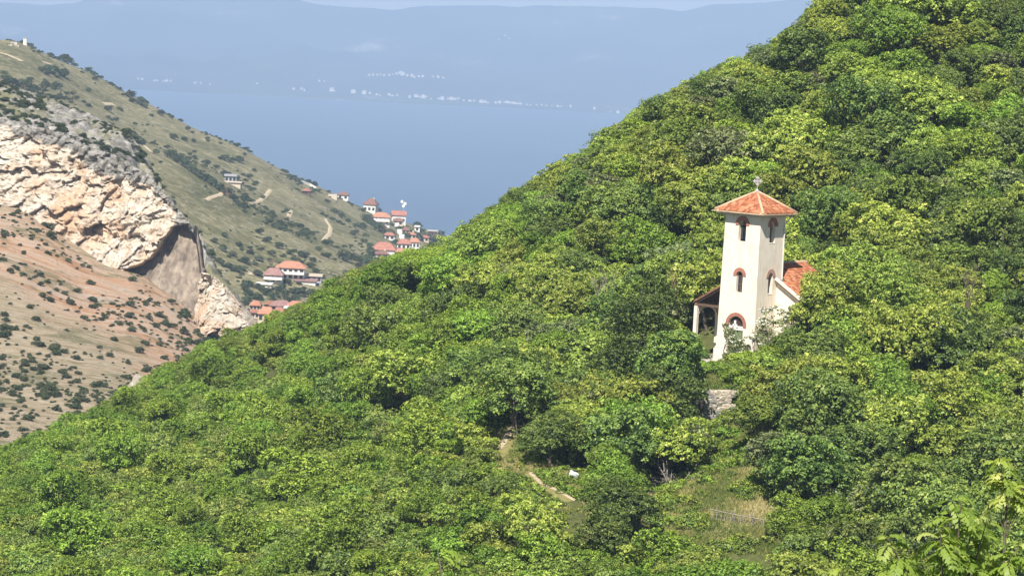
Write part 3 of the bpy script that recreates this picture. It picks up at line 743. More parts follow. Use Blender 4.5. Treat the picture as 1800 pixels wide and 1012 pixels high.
def scatter(name, objs, pts, scl, rot, idx, label=None):
    """one object: many small copies placed by geometry nodes"""
    me = bpy.data.meshes.new(name); me.vertices.add(len(pts)); me.vertices.foreach_set('co', np.array(pts, np.float32).ravel())
    for nm, ty, d in (('scl', 'FLOAT_VECTOR', scl), ('rotv', 'FLOAT_VECTOR', rot)):
        a = me.attributes.new(nm, ty, 'POINT'); a.data.foreach_set('vector', np.array(d, np.float32).ravel())
    a = me.attributes.new('pick', 'INT', 'POINT'); a.data.foreach_set('value', np.array(idx, np.int32)); me.update()
    o = link(name, me); meta(o, kind='stuff', label=label)
    ng = bpy.data.node_groups.new(name, 'GeometryNodeTree')
    ng.interface.new_socket('Geometry', in_out='INPUT', socket_type='NodeSocketGeometry'); ng.interface.new_socket('Geometry', in_out='OUTPUT', socket_type='NodeSocketGeometry')
    gi = ng.nodes.new('NodeGroupInput'); go = ng.nodes.new('NodeGroupOutput'); ip = ng.nodes.new('GeometryNodeInstanceOnPoints'); jn = ng.nodes.new('GeometryNodeJoinGeometry')
    for ob in reversed(objs):
        oi = ng.nodes.new('GeometryNodeObjectInfo'); oi.transform_space = 'ORIGINAL'; oi.inputs['Object'].default_value = ob; oi.inputs['As Instance'].default_value = True
        ng.links.new(oi.outputs['Geometry'], jn.inputs[0])
    def attr(nm, ty):
        n = ng.nodes.new('GeometryNodeInputNamedAttribute'); n.data_type = ty; n.inputs['Name'].default_value = nm
        return n.outputs['Attribute']
    ng.links.new(gi.outputs[0], ip.inputs['Points']); ng.links.new(jn.outputs[0], ip.inputs['Instance'])
    ip.inputs['Pick Instance'].default_value = True
    ng.links.new(attr('pick', 'INT'), ip.inputs['Instance Index']); ng.links.new(attr('rotv', 'FLOAT_VECTOR'), ip.inputs['Rotation']); ng.links.new(attr('scl', 'FLOAT_VECTOR'), ip.inputs['Scale'])
    ng.links.new(ip.outputs[0], go.inputs[0])
    md = o.modifiers.new('scatter', 'NODES'); md.node_group = ng; return o
crown_of = {}
for o in list(C.objects):
    if o.name.split('.')[0] == 'crown' and o.data.name not in crown_of: crown_of[o.data.name] = o
used = sorted(set(t[3] for t in rest)); srcs = []; mp = {}
for u in used:
    o = crown_of.get(PROT[u][1].name)
    if o: mp[u] = len(srcs); srcs.append(o)
rest = [t for t in rest if t[3] in mp]
scatter('woodland_undergrowth', srcs, [t[:3] for t in rest], [(t[4],)*3 for t in rest], [(0, 0, t[8]) for t in rest], [mp[t[3]] for t in rest])

# ------------------------------------------------------------------ the church with its bell tower
TH = 12.35
def half(z): return 1.86 - .14*z/TH
def arch_hole(u, w, z0, zs, n=9):
    """outline of an arched opening, width w, sill z0, springing line zs"""
    return [(u-w/2, z0), (u+w/2, z0)] + [(u+w/2*math.cos(math.pi*k/n), zs+w/2*math.sin(math.pi*k/n)) for k in range(n+1)]
def face_pt(k, u, z, off=0.0):
    """point on tower face k (0 front, 1 right, 2 back, 3 left); off pushes it outward"""
    h = half(z) + off; x, y = u, -h
    for _ in range(k): x, y = -y, x
    return (x, y, z)
WIN = [(0, .74, 10.1, 11.48), (.04, .62, 6.0, 7.39)]
def church():
    ch = empty('church', TOW, CH_RZ)
    meta(ch, 'white church with square bell tower and red tiled roofs among the trees', 'church')
    v = []; f = []; t = .36
    for k in range(4):
        holes = [arch_hole(u, w, a, b) for u, w, a, b in WIN]
        if k == 0: holes.append(arch_hole(-.02, 1.46, .12, 3.35, 12))
        outer = [(-1, -2.5), (1, -2.5), (1, TH), (-1, TH)]
        O = [(a*half(z), z) for a, z in outer]; I = [(a*(half(z)-t), z) for a, z in outer]
        loops = [O] + holes; tri = tessellate_polygon([[Vector((x, z, 0)) for x, z in lp] for lp in loops])
        b = len(v); fl = [p for lp in loops for p in lp]; v += [face_pt(k, x, z) for x, z in fl]
        b2 = len(v); fi = I + [p for lp in holes for p in lp]; v += [face_pt(k, x, z, -t) for x, z in fi]
        f += [tuple(b+i for i in tr) for tr in tri] + [tuple(b2+i for i in tr[::-1]) for tr in tri]
        s = 4
        for lp in holes:
            n = len(lp)
            for i in range(n): f.append((b+s+i, b+s+(i+1) % n, b2+s+(i+1) % n, b2+s+i))
            s += n
    me = bpy.data.meshes.new('tower_wall'); me.from_pydata(v, [], f); me.materials.append(MATS['plaster'])
    bm = bmesh.new(); bm.from_mesh(me); bmesh.ops.recalc_face_normals(bm, faces=bm.faces); bm.to_mesh(me); bm.free()
    link('tower_wall', me, ch)
    fl = MB(); fl.box(-1.45, 1.45, -1.45, 1.45, 9.2, 9.35); fl.box(-1.45, 1.45, -1.45, 1.45, 5.0, 5.15); fl.box(-1.45, 1.45, -1.45, 1.45, 3.9, 4.0); fl.build('tower_floor', 'interior_dark', ch)
    # brick arches: each voussoir is real, joined per arch (a brick is about three pixels)
    for k in range(4):
        for (u, w, z0, zs, ring) in [(0, .74, 10.1, 11.48, .30), (.04, .62, 6.0, 7.39, .30)] + ([(-.02, 1.46, .12, 3.35, .29)] if k == 0 else []):
            b = MB(); n = 13 if w < 1 else 21; r0 = w/2-.004; r1 = w/2+ring
            a0, a1 = -.16, math.pi+.16
            for q in range(n):
                p0 = a0+(a1-a0)*q/n+.012; p1 = a0+(a1-a0)*(q+1)/n-.012
                vs = []
                for off in (-.10, .055+.012*(q % 2)):
                    for rr, pp in ((r0, p0), (r1, p0), (r1, p1), (r0, p1)):
                        zz = min(zs+rr*math.sin(pp), TH-.02); vs.append(face_pt(k, u+rr*math.cos(pp), zz, off))
                b.add(vs, [(0, 1, 2, 3), (4, 7, 6, 5), (0, 4, 5, 1), (1, 5, 6, 2), (2, 6, 7, 3), (3, 7, 4, 0)])
            o = b.build('brick_arch', 'brick' if (k, z0) != (1, 6.0) else 'brick_weathered', ch); o['kind'] = 'stuff'
            if z0 > 1:
                s = MB()
                M = [face_pt(k, u-w/2-.06, z0-.07, -.02), face_pt(k, u+w/2+.06, z0-.07, -.02), face_pt(k, u+w/2+.06, z0-.003, -.02), face_pt(k, u-w/2-.06, z0-.003, -.02)]
                M2 = [face_pt(k, u-w/2-.06, z0-.07, .02), face_pt(k, u+w/2+.06, z0-.07, .02), face_pt(k, u+w/2+.06, z0-.003, .015), face_pt(k, u-w/2-.06, z0-.003, .015)]
                s.add(M+M2, [(0, 1, 2, 3), (4, 7, 6, 5), (0, 4, 5, 1), (1, 5, 6, 2), (2, 6, 7, 3), (3, 7, 4, 0)]); s.build('window_sill', 'plaster', ch)
                if z0 < 8:      # glazed middle windows, belfry ones stay open
                    fr = MB(); hh = arch_hole(u, w-.02, z0+.01, zs-.0)
                    c = [face_pt(k, x, z, -.27) for x, z in hh]; c2 = [face_pt(k, x, z, -.30) for x, z in hh]; n_ = len(hh)
                    fr.add(c+c2, [tuple(range(n_)), tuple(range(2*n_-1, n_-1, -1))]); g = fr.build('window_pane', 'window_glass', ch)
                    fb = MB()
                    fb.tube([face_pt(k, u, z0, -.25), face_pt(k, u, zs+w/2-.02, -.25)], .022, 4); fb.tube([face_pt(k, u-w/2, zs-.1, -.25), face_pt(k, u+w/2, zs-.1, -.25)], .022, 4)
                    fb.tube([face_pt(k, u-w/2, zs-.75, -.25), face_pt(k, u+w/2, zs-.75, -.25)], .022, 4); fb.build('window_bar', 'wood_brown', g)
    # bell
    b = MB(); prof = [(0, 11.1), (.12, 11.1), (.2, 10.95), (.25, 10.7), (.36, 7.65)]
    b.tube([(0, 0, z) for _, z in prof], [max(r_, .02) for r_, _ in prof], 14); b.build('bell', 'iron_grey', ch, True)
    b = MB(); b.box(-1.6, 1.6, -.06, .06, 11.12, 11.26); b.build('bell_beam', 'wood_brown', ch)
    # door: leaf boards, lintel, tympanum
    b = MB(); b.box(-.75, .71, -1.76, -1.62, 2.95, 3.28); b.build('door_lintel', 'white_paint', ch)
    dr = MB(); dr.box(-.74, .70, -1.66, -1.60, .1, 2.95); d = dr.build('door', 'wood_green', ch)
    for q in range(7):
        b = MB(); x = -.72 + q*.203; b.box(x, x+.19, -1.69-.006*(q % 2), -1.655, .16, 2.93); b.build('plank', 'wood_green', d)
    b = MB(); b.box(.08, .16, -1.72, -1.69, 1.2, 1.3); b.build('door_handle', 'iron_grey', d)
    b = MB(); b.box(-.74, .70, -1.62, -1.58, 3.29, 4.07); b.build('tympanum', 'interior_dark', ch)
    b = MB(); b.box(-.30, -.12, -1.70, -1.64, 3.285, 3.72); b.box(-.42, 0, -1.70, -1.64, 3.285, 3.42); b.build('lunette_post', 'white_paint', ch)
    # plinth with a battered corner
    for k in (0, 3, 1):
        b = MB(); h = 1.15 if k != 3 else 1.5
        if k == 0:
            for (u0, u1) in ((-1.95, -.80), (.78, 1.95)):
                b.add([face_pt(k, u0-.05, -2.5, .32), face_pt(k, u1, -2.5, .32), face_pt(k, u1, h, .03), face_pt(k, u0, h, .03), face_pt(k, u0, -2.5, -.1), face_pt(k, u1, -2.5, -.1), face_pt(k, u1, h, -.1), face_pt(k, u0, h, -.1)],
                      [(0, 1, 2, 3), (4, 7, 6, 5), (0, 4, 5, 1), (1, 5, 6, 2), (2, 6, 7, 3), (3, 7, 4, 0)])
        else:
            u0, u1 = -1.96, 1.96
            b.add([face_pt(k, u0-.15, -2.5, .34), face_pt(k, u1+.15, -2.5, .34), face_pt(k, u1-.02, h, .035), face_pt(k, u0+.02, h, .035), face_pt(k, u0, -2.5, -.1), face_pt(k, u1, -2.5, -.1), face_pt(k, u1-.02, h, -.1), face_pt(k, u0+.02, h, -.1)],
                  [(0, 1, 2, 3), (4, 7, 6, 5), (0, 4, 5, 1), (1, 5, 6, 2), (2, 6, 7, 3), (3, 7, 4, 0)])
        b.build('plinth', 'plaster', ch)
    for q in range(2):
        b = MB(); b.box(-1.0-.1*q, .95+.1*q, -2.45-.38*q, -2.1-.38*q, -1.2, .05-.17*q); b.build('doorstep', 'stone_pale', ch)
    # tower roof
    R = 2.36; AP = 14.05; E = TH+.13
    def tiles(b, P0, ax, up, L, W, wide, nrm, rng_, tw=.235, tl=.37):
        """barrel tiles over a slope: P0 = eave start, ax along the eave, up along the slope"""
        rows = int(L/tl)+1
        for r_ in range(rows):
            s0 = r_*tl; s1 = min(s0+tl+.06, L)
            if s0 > L-.08: break
            lo, hi = wide(s0+.5*tl)
            c = math.ceil((lo)/tw)*tw
            while c < hi:
                jit = rng_.uniform(-.012, .012); tn = rng_.random(); vs = []
                for s_, lift in ((s0-.02+jit, .05), (s1, .015)):
                    for j in range(5):
                        an = math.pi*j/4; rr = tw*.47
                        vs.append(P0 + ax*(c-rr*math.cos(an)) + up*s_ + nrm*(rr*.75*math.sin(an)+lift))
                b.add(vs, [(j, j+1, j+6, j+5) for j in range(4)] + [(0, 1, 2, 3, 4)], tn)
                c += tw
    tr = random.Random(3)
    rf = MB(); rf.add([(-R, -R, E-.13), (R, -R, E-.13), (R, R, E-.13), (-R, R, E-.13), (-R, -R, E), (R, -R, E), (R, R, E), (-R, R, E), (0, 0, AP)],
                      [(3, 2, 1, 0), (0, 1, 5, 4), (1, 2, 6, 5), (2, 3, 7, 6), (3, 0, 4, 7), (4, 5, 8), (5, 6, 8), (6, 7, 8), (7, 4, 8)])
    roof = rf.build('tower_roof', 'ridge_mortar', ch)
    tb = MB(); sl = math.hypot(R, AP-E)
    for k in range(4):
        an = math.pi/2*k; ca, sa = math.cos(an), math.sin(an)
        rot = lambda x, y, z: Vector((x*ca-y*sa, x*sa+y*ca, z))
        up = rot(0, R, AP-E).normalized(); ax = rot(1, 0, 0); nr = ax.cross(up).normalized()
        tiles(tb, rot(0, -R, E), ax, up, sl, 2*R, lambda s: (-R*(1-s/sl)+.12, R*(1-s/sl)-.12), nr, tr)
    o = tb.build('roof_tile', 'clay_tile', roof, True); o['kind'] = 'stuff'
    for k in range(4):
        b = MB(); sx, sy = [(-1, -1), (1, -1), (1, 1), (-1, 1)][k]
        b.tube([(sx*R*1.01, sy*R*1.01, E+.04), (sx*R*.5, sy*R*.5, (E+AP)/2+.07), (0, 0, AP+.05)], [.11, .12, .11], 7); b.build('hip_ridge', 'ridge_mortar', roof, True)
    g = MB()
    for s_ in range(4):
        an = math.pi/2*s_; Mx = Matrix.Rotation(an, 4, 'Z'); g.box(-R-.05, R+.05, -R-.10, -R-.003, E-.10, E-.005, Mx)
    g.build('eave_board', 'ridge_mortar', roof)
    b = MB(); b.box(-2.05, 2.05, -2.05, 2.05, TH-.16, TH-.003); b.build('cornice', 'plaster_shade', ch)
    b = MB(); b.tube([(R-.1, R-.4, E-.15), (R-.35, R-.6, E-.6), (1.82, 1.55, E-.95), (1.84, 1.6, 6.9)], .05, 6); b.build('downpipe', 'white_paint', ch)
    # cross on its ball
    cz = AP
    b = MB(); b.tube([(0, 0, cz), (0, 0, cz+.12), (0, 0, cz+.24)], [.17, .15, .05], 10); b.tube([(0, 0, cz+.2), (0, 0, cz+1.2)], .03, 8)
    cx_ = MB(); A = -CH_RZ
    Mr = Matrix.Rotation(A*0.6, 4, 'Z')
    cc = cz+.86
    for an in (0, 90, 180, 270):
        a_ = math.radians(an); d = Vector((math.cos(a_), 0, math.sin(a_))); L_ = .27
        p = Vector((0, 0, cc)); cx_.tube([Mr @ (p+d*.05), Mr @ (p+d*L_)], [.04, .055], 6)
        n = Vector((-d.z, 0, d.x))
        for off in (d*(L_+.06), d*(L_-.02)+n*.09, d*(L_-.02)-n*.09):
            q = Mr @ (p+off); cx_.tube([q+Vector((0, 0, -.06)), q+Vector((0, 0, -.02)), q+Vector((0, 0, .02)), q+Vector((0, 0, .06))], [.03, .062, .062, .03], 8)
        dd = (d+n).normalized()
        cx_.tube([Mr @ (p+dd*.08), Mr @ (p+dd*.27)], .02, 5)
    c_ = cx_.build('cross', 'iron_grey', ch); b.build('cross_post', 'iron_grey', ch)
    # nave
    SL = .58; ZR = 8.0
    def zg(x): return ZR - SL*abs(x)
    for (x0, x1) in ((-3.2, -1.55), (1.55, 4.2)):
        b = MB(); xa = [x0, x1]
        b.prism([(x0, -2.5), (x1, -2.5), (x1, zg(x1)), (x0, zg(x0))], .95, 1.3); b.build('gable_wall', 'plaster', ch)
    b = MB(); b.box(-3.2, -2.85, 1.3, 7.2, -2.5, zg(3.2)); b.box(3.85, 4.2, 1.3, 7.2, -2.5, zg(4.2)); b.prism([(-2.85, -2.5), (3.85, -2.5), (3.85, zg(4.0)), (0, ZR-.05), (-2.85, zg(3.0))], 6.9, 7.2); b.build('nave_wall', 'plaster', ch)
    for y in (2.6, 5.2):
        w = MB(); w.box(-3.26, -3.18, y-.4, y+.4, 1.2, 2.9); fr = w.build('window', 'window_glass', ch)
        w = MB(); w.box(-3.29, -3.262, y-.46, y-.4, 1.15, 2.95); w.box(-3.29, -3.262, y+.4, y+.46, 1.15, 2.95); w.box(-3.29, -3.262, y-.4, y+.4, 2.9, 2.96); w.box(-3.29, -3.262, y-.03, y+.03, 1.2, 2.9); w.build('window_frame', 'wood_brown', fr)
        w = MB(); w.box(4.17, 4.26, y-.4, y+.4, 1.2, 3.2); w.build('window', 'window_glass', ch)
    for sgn, xe in ((-1, 6.15), (1, 4.75)):
        up = Vector((-sgn, 0, SL)).normalized(); nr = Vector((sgn*SL, 0, 1)).normalized()
        m = MB()
        for (x0, x1, y0, y1) in ((1.80, xe, .62, 7.6), (0, 1.80, 1.78, 7.6)):
            for dz0, dz1 in ((.02, .14),):
                vs = [(sgn*x, y, zg(x)+dz) for dz in (dz0, dz1) for y in (y0, y1) for x in (x0, x1)]
                m.add(vs, [(0, 2, 3, 1), (4, 5, 7, 6), (0, 1, 5, 4), (2, 6, 7, 3), (0, 4, 6, 2), (1, 3, 7, 5)])
        ro = m.build('nave_roof', 'soffit_wood', ch)
        tb = MB(); L_ = xe/up.dot(Vector((-sgn, 0, 0)))
        P0 = Vector((sgn*xe, .62, zg(xe)+.145)); ax = Vector((0, 1, 0))
        tiles(tb, P0, ax, up, L_-.1, 7.0, lambda s: ((.12, 6.9) if (xe - s*abs(up.x)) > 2.1 else (1.30, 6.9)), nr, tr)
        o = tb.build('roof_tile', 'clay_tile', ro, True); o['kind'] = 'stuff'
        if sgn < 0:
            for q in range(11):
                y = .75 + q*.65; b = MB(); b.add([(-x, yy, zg(x)+dz) for dz in (-.14, .018) for yy in (y, y+.10) for x in (3.22, 6.1)], [(0, 2, 3, 1), (4, 5, 7, 6), (0, 1, 5, 4), (2, 6, 7, 3), (0, 4, 6, 2), (1, 3, 7, 5)]); b.build('rafter', 'soffit_wood', ro)
    b = MB(); b.tube([(0, 1.8, ZR+.2), (0, 7.6, ZR+.2)], .14, 8); b.build('ridge_cap', 'ridge_mortar', ch)
    b = MB(); vs = [(x, y, zg(x)+dz) for dz in (-.05, .30) for y in (.66, 1.02) for x in (1.80, 4.9)]
    b.add(vs, [(0, 2, 3, 1), (4, 5, 7, 6), (0, 1, 5, 4), (2, 6, 7, 3), (0, 4, 6, 2), (1, 3, 7, 5)]); b.build('gable_coping', 'plaster', ch)
    # veranda: arched white posts, beam, step
    bm_ = MB(); bm_.box(-6.06, -5.86, .7, 7.4, zg(6)-.30, zg(6)-.06); bm_.build('veranda_beam', 'wood_brown', ch)
    bm_ = MB(); bm_.box(-5.86, -3.2, .75, .95, zg(6)-.26, zg(6)-.08); bm_.build('veranda_beam', 'soffit_wood', ch)
    for y in (.85, 3.9, 6.9):
        b = MB(); b.box(-6.10, -5.80, y-.15, y+.15, -2.5, zg(6)-.30); b.build('veranda_post', 'plaster', ch)
    for y0, y1 in ((1.0, 3.75), (4.05, 6.75)):
        n = 10; w = (y1-y0)/2; ym = (y0+y1)/2; zt = zg(6)-.305; pts = [(y0, zt), (y0, zt-1.1)] + [(ym-w*math.cos(math.pi*k/n)*.999, zt-1.1+.95*math.sin(math.pi*k/n)) for k in range(1, n)] + [(y1, zt-1.1), (y1, zt)]
        b = MB(); nn = len(pts); b.add([(x, y, z) for x in (-6.03, -5.87) for y, z in pts], [tuple(range(nn)), tuple(range(2*nn-1, nn-1, -1))] + [(i, i+nn, (i+1) % nn+nn, (i+1) % nn) for i in range(nn)]); b.build('veranda_arch', 'plaster', ch)
    b = MB(); b.box(-6.3, -3.2, .5, 7.4, -2.6, .06); b.build('veranda_floor', 'stone_pale', ch)
    b = MB(); b.box(-3.15, -2.4, -.3, .9, -2.5, .03); b.box(-6.6, -1.8, -3.1, .48, -2.5, .12); b.build('forecourt', 'concrete', ch)
    return ch
church()
def chw(x, y, z=0): return TOW + Matrix.Rotation(CH_RZ, 3, 'Z') @ Vector((x, y, z))

# ------------------------------------------------------------------ plants round the church
def special(name, label, cat, loc, seed, R, H, z0, ncl, nlf, lf, m, tb=.5, tv=.2, shape='round', sparse=0., asp=.62, clr=.42, blossom=0, rt=.1):
    o = empty(name, loc, 0); v, f, t, M0 = crown(seed, R, H, z0, ncl, nlf, lf, shape, tb, tv, sparse, asp, clr)
    link('crown', mesh_np(name+'_crown', v, f, m, t), o); link('trunk', trunk(seed, H, R, M0, rt).mesh(name+'_trunk', 'bark'), o)
    if blossom:
        r = np.random.default_rng(seed+50); nb = blossom; ii = r.integers(0, len(v)//4, nb*3); c = v.reshape(-1, 4, 3).mean(1)[ii]
        front = c[np.argsort(np.linalg.norm(c-np.array([0, 0, H*.55]), axis=1))[-nb:]]
        k = 14; li = np.repeat(np.arange(nb), k); d = r.normal(size=(nb*k, 3)); d[:, 2] = abs(d[:, 2])*.5
        pos = front[li]*np.array([1.04, 1.04, 1.0]) + d*.085; nr = d+np.array([0, 0, .8]); nr /= np.linalg.norm(nr, axis=1)[:, None]
        vv, ff = leaves(pos, nr, np.full(nb*k, .085), .9, r); b = link('blossom', mesh_np(name+'_blossom', vv, ff, 'petal'), o); b['kind'] = 'stuff'
    meta(o, label, cat); return o
special('elder_bush', 'tall elder bush with white blossom in front of the church gable', 'bush', chw(3.6, -1.4, -.6), 31, 1.75, 6.4, .3, 300, 16, .17, 'leaf_grey', .45, .22, sparse=.30, clr=.34, blossom=120)
special('elder_bush', 'smaller elder bush with white blossom beside the church door', 'bush', chw(1.7, -3.3, -.6), 32, 1.25, 3.6, .2, 200, 16, .16, 'leaf_grey', .40, .2, sparse=.30, clr=.30, blossom=34)
special('leafy_shrub', 'low shrub at the foot of the tower corner', 'shrub', chw(.3, -4.4, -1.5), 33, 1.2, 1.5, .1, 180, 18, .16, 'leaf_bright', .5, .2)
special('leafy_shrub', 'round shrub below the church forecourt', 'shrub', chw(-2.4, -4.6, -1.9), 34, 1.2, 1.4, .1, 180, 18, .16, 'leaf_bright', .5, .2)
special('leafy_shrub', 'dark shrub under the veranda roof', 'shrub', chw(-4.6, -.3, -.4), 35, .8, 1.35, .1, 110, 18, .14, 'leaf_oak', .4, .15)
special('leafy_shrub', 'shrub with blossom at the corner of the veranda', 'shrub', chw(-6.9, -1.2, -.8), 36, .75, 2.4, .1, 110, 18, .14, 'leaf_grey', .5, .2, blossom=14)
for q, (x, y, R_, H_, lb) in enumerate([(5.6, -2.6, 1.9, 4.4, 'broad bush right of the flowering elder'), (3.2, -4.6, 1.5, 2.6, 'bush below the flowering elder'), (6.2, .4, 2.4, 6.6, 'tree covering the right end of the church roof')]):
    special('leafy_shrub' if q < 2 else 'oak_tree', 'green ' + lb, 'bush' if q < 2 else 'tree', chw(x, y, -.8), 37+q, R_, H_, .3, 900, 13, .18, ['leaf_oak', 'leaf_bright', 'leaf_chestnut'][q], .5, .22)
for q, (x, y, Y_, R_, H_, m_, lb) in enumerate([(1452, 640, 222, 2.7, 452, 'leaf_chestnut', 'yellow-green tree hiding the red church roof'), (1545, 600, 224, 3.3, 430, 'leaf_chestnut', 'tall tree right behind the one hiding the church roof'), (1428, 640, 223, 2.1, 448, 'leaf_chestnut', 'slim yellow-green tree against the white gable of the church'), (1432, 690, 214, 2.5, 575, 'leaf_oak', 'tree below the one hiding the church roof'),
        (1196, 680, 221, 1.3, 568, 'leaf_oak', 'small dark tree in front of the veranda post'), (1168, 690, 218, 2.4, 575, 'leaf_oak', 'dark tree before the veranda, left of the church forecourt')]):
    p = at(x, y, Y_); p.z = float(zn(np.array([p.x]), np.array([p.y]))[0])-.3; special('oak_tree', lb, 'tree', p, 70+q, R_, at(x, H_, Y_).z-p.z, (at(x, H_, Y_).z-p.z)*.25, 1700, 13, .19, m_, .55, .24, clr=.28)
for q, (x, y, Y_, R_, lb) in enumerate([(1205, 672, 222, 1.1, 'bright low shrub on the bank left below the church'), (1235, 676, 221, 1.0, 'bright low shrub on the bank above the stone wall, left'), (1262, 680, 220, .9, 'bright low shrub right above the stone wall'), (1290, 684, 219, 1.2, 'bright low shrub at the right end of the stone wall'), (1322, 700, 218, 1.5, 'round shrub right of the stone wall top'), (1338, 745, 212, 1.6, 'big shrub right of the stone wall foot'), (1283, 752, 212.5, .8, 'small shrub covering the right foot of the stone wall'), (1236, 722, 213.5, .6, 'small shrub overhanging the left edge of the stone wall'), (1272, 702, 214.3, .55, 'tuft of leaves on the top of the stone wall'), (1248, 752, 212.5, .55, 'tiny shrub at the left foot of the stone wall'),
        (1175, 760, 208, 1.3, 'dark shrub in the shade left of the stone wall'), (1215, 765, 207, 1.0, 'low shrub below the stone wall')]):
    p = at(x, y, Y_); p.z = float(zn(np.array([p.x]), np.array([p.y]))[0])-.3; special('leafy_shrub', lb, 'shrub', p, 90+q, R_, R_*1.1, .1, 420, 13, .15, 'leaf_bright', .5, .22, clr=.24)
p = at(1118, 690, 222); p.z = float(zn(np.array([p.x]), np.array([p.y]))[0])-.3
special('oak_tree', 'tall dark green oak tree filling the slope left of the church veranda', 'tree', p, 131, 3.7, at(1118, 470, 222).z-p.z, 1.2, 2100, 13, .20, 'leaf_oak', .26, .18, clr=.32)
p = at(1178, 730, 213); p.z = float(zn(np.array([p.x]), np.array([p.y]))[0])-.3
special('oak_tree', 'dark green oak tree at the left of the stone wall, shading the bank', 'tree', p, 132, 2.6, at(1178, 640, 213).z-p.z, .6, 1300, 13, .19, 'leaf_oak', .28, .18, clr=.30)
def vine():
    r = np.random.default_rng(77); n = 900; z = 3.4*r.random(n)**1.3; u = -1.25+1.5*r.random(n) + .2*np.sin(z*3); m = (fbm(u*2, z*1.5, 3, 3) > -.05) | (z < .6); u, z = u[m], z[m]
    h = half(z)+.05+.12*r.random(len(z)); P = np.stack([u, -h, z], 1); nr = np.stack([r.normal(size=len(z))*.4, -np.ones(len(z)), r.normal(size=len(z))*.4+.4], 1); nr /= np.linalg.norm(nr, axis=1)[:, None]
    v, f = leaves(P, nr, np.full(len(z), .15), .75, r)
    o = empty('climbing_vine', TOW, CH_RZ); meta(o, 'pale green vine climbing over the lower tower beside the door', 'vine')
    a = link('foliage', mesh_np('vine_foliage', v, f, 'leaf_grey', np.repeat(np.clip(.6+.25*r.normal(size=len(z)), 0, 1), 4)), o)
    b = MB(); b.tube([(-.9, -1.95, -1), (-1.0, -1.95, 1.2), (-.7, -1.93, 2.4), (-.2, -1.9, 3.3)], .03, 5); b.tube([(-.9, -1.97, -1), (-.4, -1.96, .9), (-.1, -1.95, 2.1)], .025, 5); b.build('stem', 'bark', o)
vine()

# ------------------------------------------------------------------ stone wall, trail, fence, brush, sack
def rock_mesh(name, seed, m, sx=1, sy=1, sz=1, sub=2, amp=.22):
    bm = bmesh.new(); bmesh.ops.create_icosphere(bm, subdivisions=sub, radius=.5)
    r = random.Random(seed); o = Vector((r.uniform(0, 50), r.uniform(0, 50), r.uniform(0, 50)))
    for v in bm.verts:
        p = v.co*2; q = Vector([max(-.62, min(.62, c)) for c in p])
        n = float(fbm(np.array([q.x*1.3+o.x]), np.array([q.y*1.3+o.y]), np.array([q.z*1.3+o.z]), 2)[0])
        v.co = Vector((q.x*sx, q.y*sy, q.z*sz))*(.8+amp*n)
    me = bpy.data.meshes.new(name); bm.to_mesh(me); bm.free(); me.materials.append(MATS[m]); return me
def stone_wall():
    a = hit(zn, 1236, 742, 190, 235); b_ = hit(zn, 1292, 746, 190, 235); a.y = 214.6; b_.y = 215.4
    za = at(1236, 741, a.y).z; ztop = at(1240, 684, a.y).z
    o = empty('stone_wall', (a.x, a.y, za), math.atan2(b_.y-a.y, b_.x-a.x)); meta(o, 'pale dry stone retaining wall on the slope below the church', 'wall')
    Lw = 2.3; Hw = ztop-za-.25; r = random.Random(8)
    bk = MB(); bk.box(0, Lw, .18, 1.6, -.8, Hw-.12); bk.build('backing', 'stone_dark', o)
    ms = [rock_mesh('stone', 60+q, ['stone_pale', 'stone_grey', 'stone_tan'][q % 3], sub=2) for q in range(7)]
    z = -.1
    while z < Hw:
        h = r.uniform(.17, .27); x = -.05
        while x < Lw*(1-.16*abs(math.sin(z*3.1))):
            w = r.uniform(.24, .5)
            s = link('stone', r.choice(ms), o); s.location = (x+w/2, .08+r.uniform(-.07, .05), z+h/2); s.scale = (w*.98/.62, .42/.6, h*1.0/.62); s.rotation_euler = (r.uniform(-.12, .12), r.uniform(-.1, .1), r.uniform(-.12, .12))
            x += w
        z += h*.95
stone_wall()
def ribbon(name, zf, pts, w, m, Y0, Y1, lift=.05, cat=None, label=None):
    P = [hit(zf, x, y, Y0, Y1) for x, y in pts]; Q = []
    for i in range(len(P)-1):
        n = max(2, int((P[i+1]-P[i]).length/(w*.6)))
        for k in range(n): Q.append(P[i].lerp(P[i+1], k/n))
    Q.append(P[-1]); v = []; n = len(Q); r = random.Random(len(name)+n)
    for i, p in enumerate(Q):
        d = (Q[min(i+1, n-1)]-Q[max(i-1, 0)]); s = Vector((d.y, -d.x, 0)); s = s.normalized() if s.length > 1e-6 else Vector((1, 0, 0))
        ww = w*r.uniform(.75, 1.2)
        for k in (-1, -.33, .33, 1):
            q = p + s*ww*.5*k; v.append((q.x, q.y, float(zf(np.array([q.x]), np.array([q.y]))[0]) + lift*(1 if abs(k) < 1 else .2)))
    f = [(i*4+k, i*4+k+1, i*4+k+5, i*4+k+4) for i in range(n-1) for k in range(3)]
    me = bpy.data.meshes.new(name); me.from_pydata(v, [], f); me.materials.append(MATS[m])
    for p in me.polygons: p.use_smooth = True
    meta(link(name, me), kind='structure')
ribbon('trail', zn, [(933, 832), (950, 848), (975, 860), (1012, 880)], .34, 'soil_path', 150, 240, .09)
ribbon('trail', zn, [(912, 722), (908, 742), (896, 760), (885, 778), (876, 790)], .5, 'soil_path', 150, 240, .07)
ribbon('trail', zn, [(1148, 770), (1190, 752), (1225, 745)], .5, 'soil_path', 150, 240, .07)
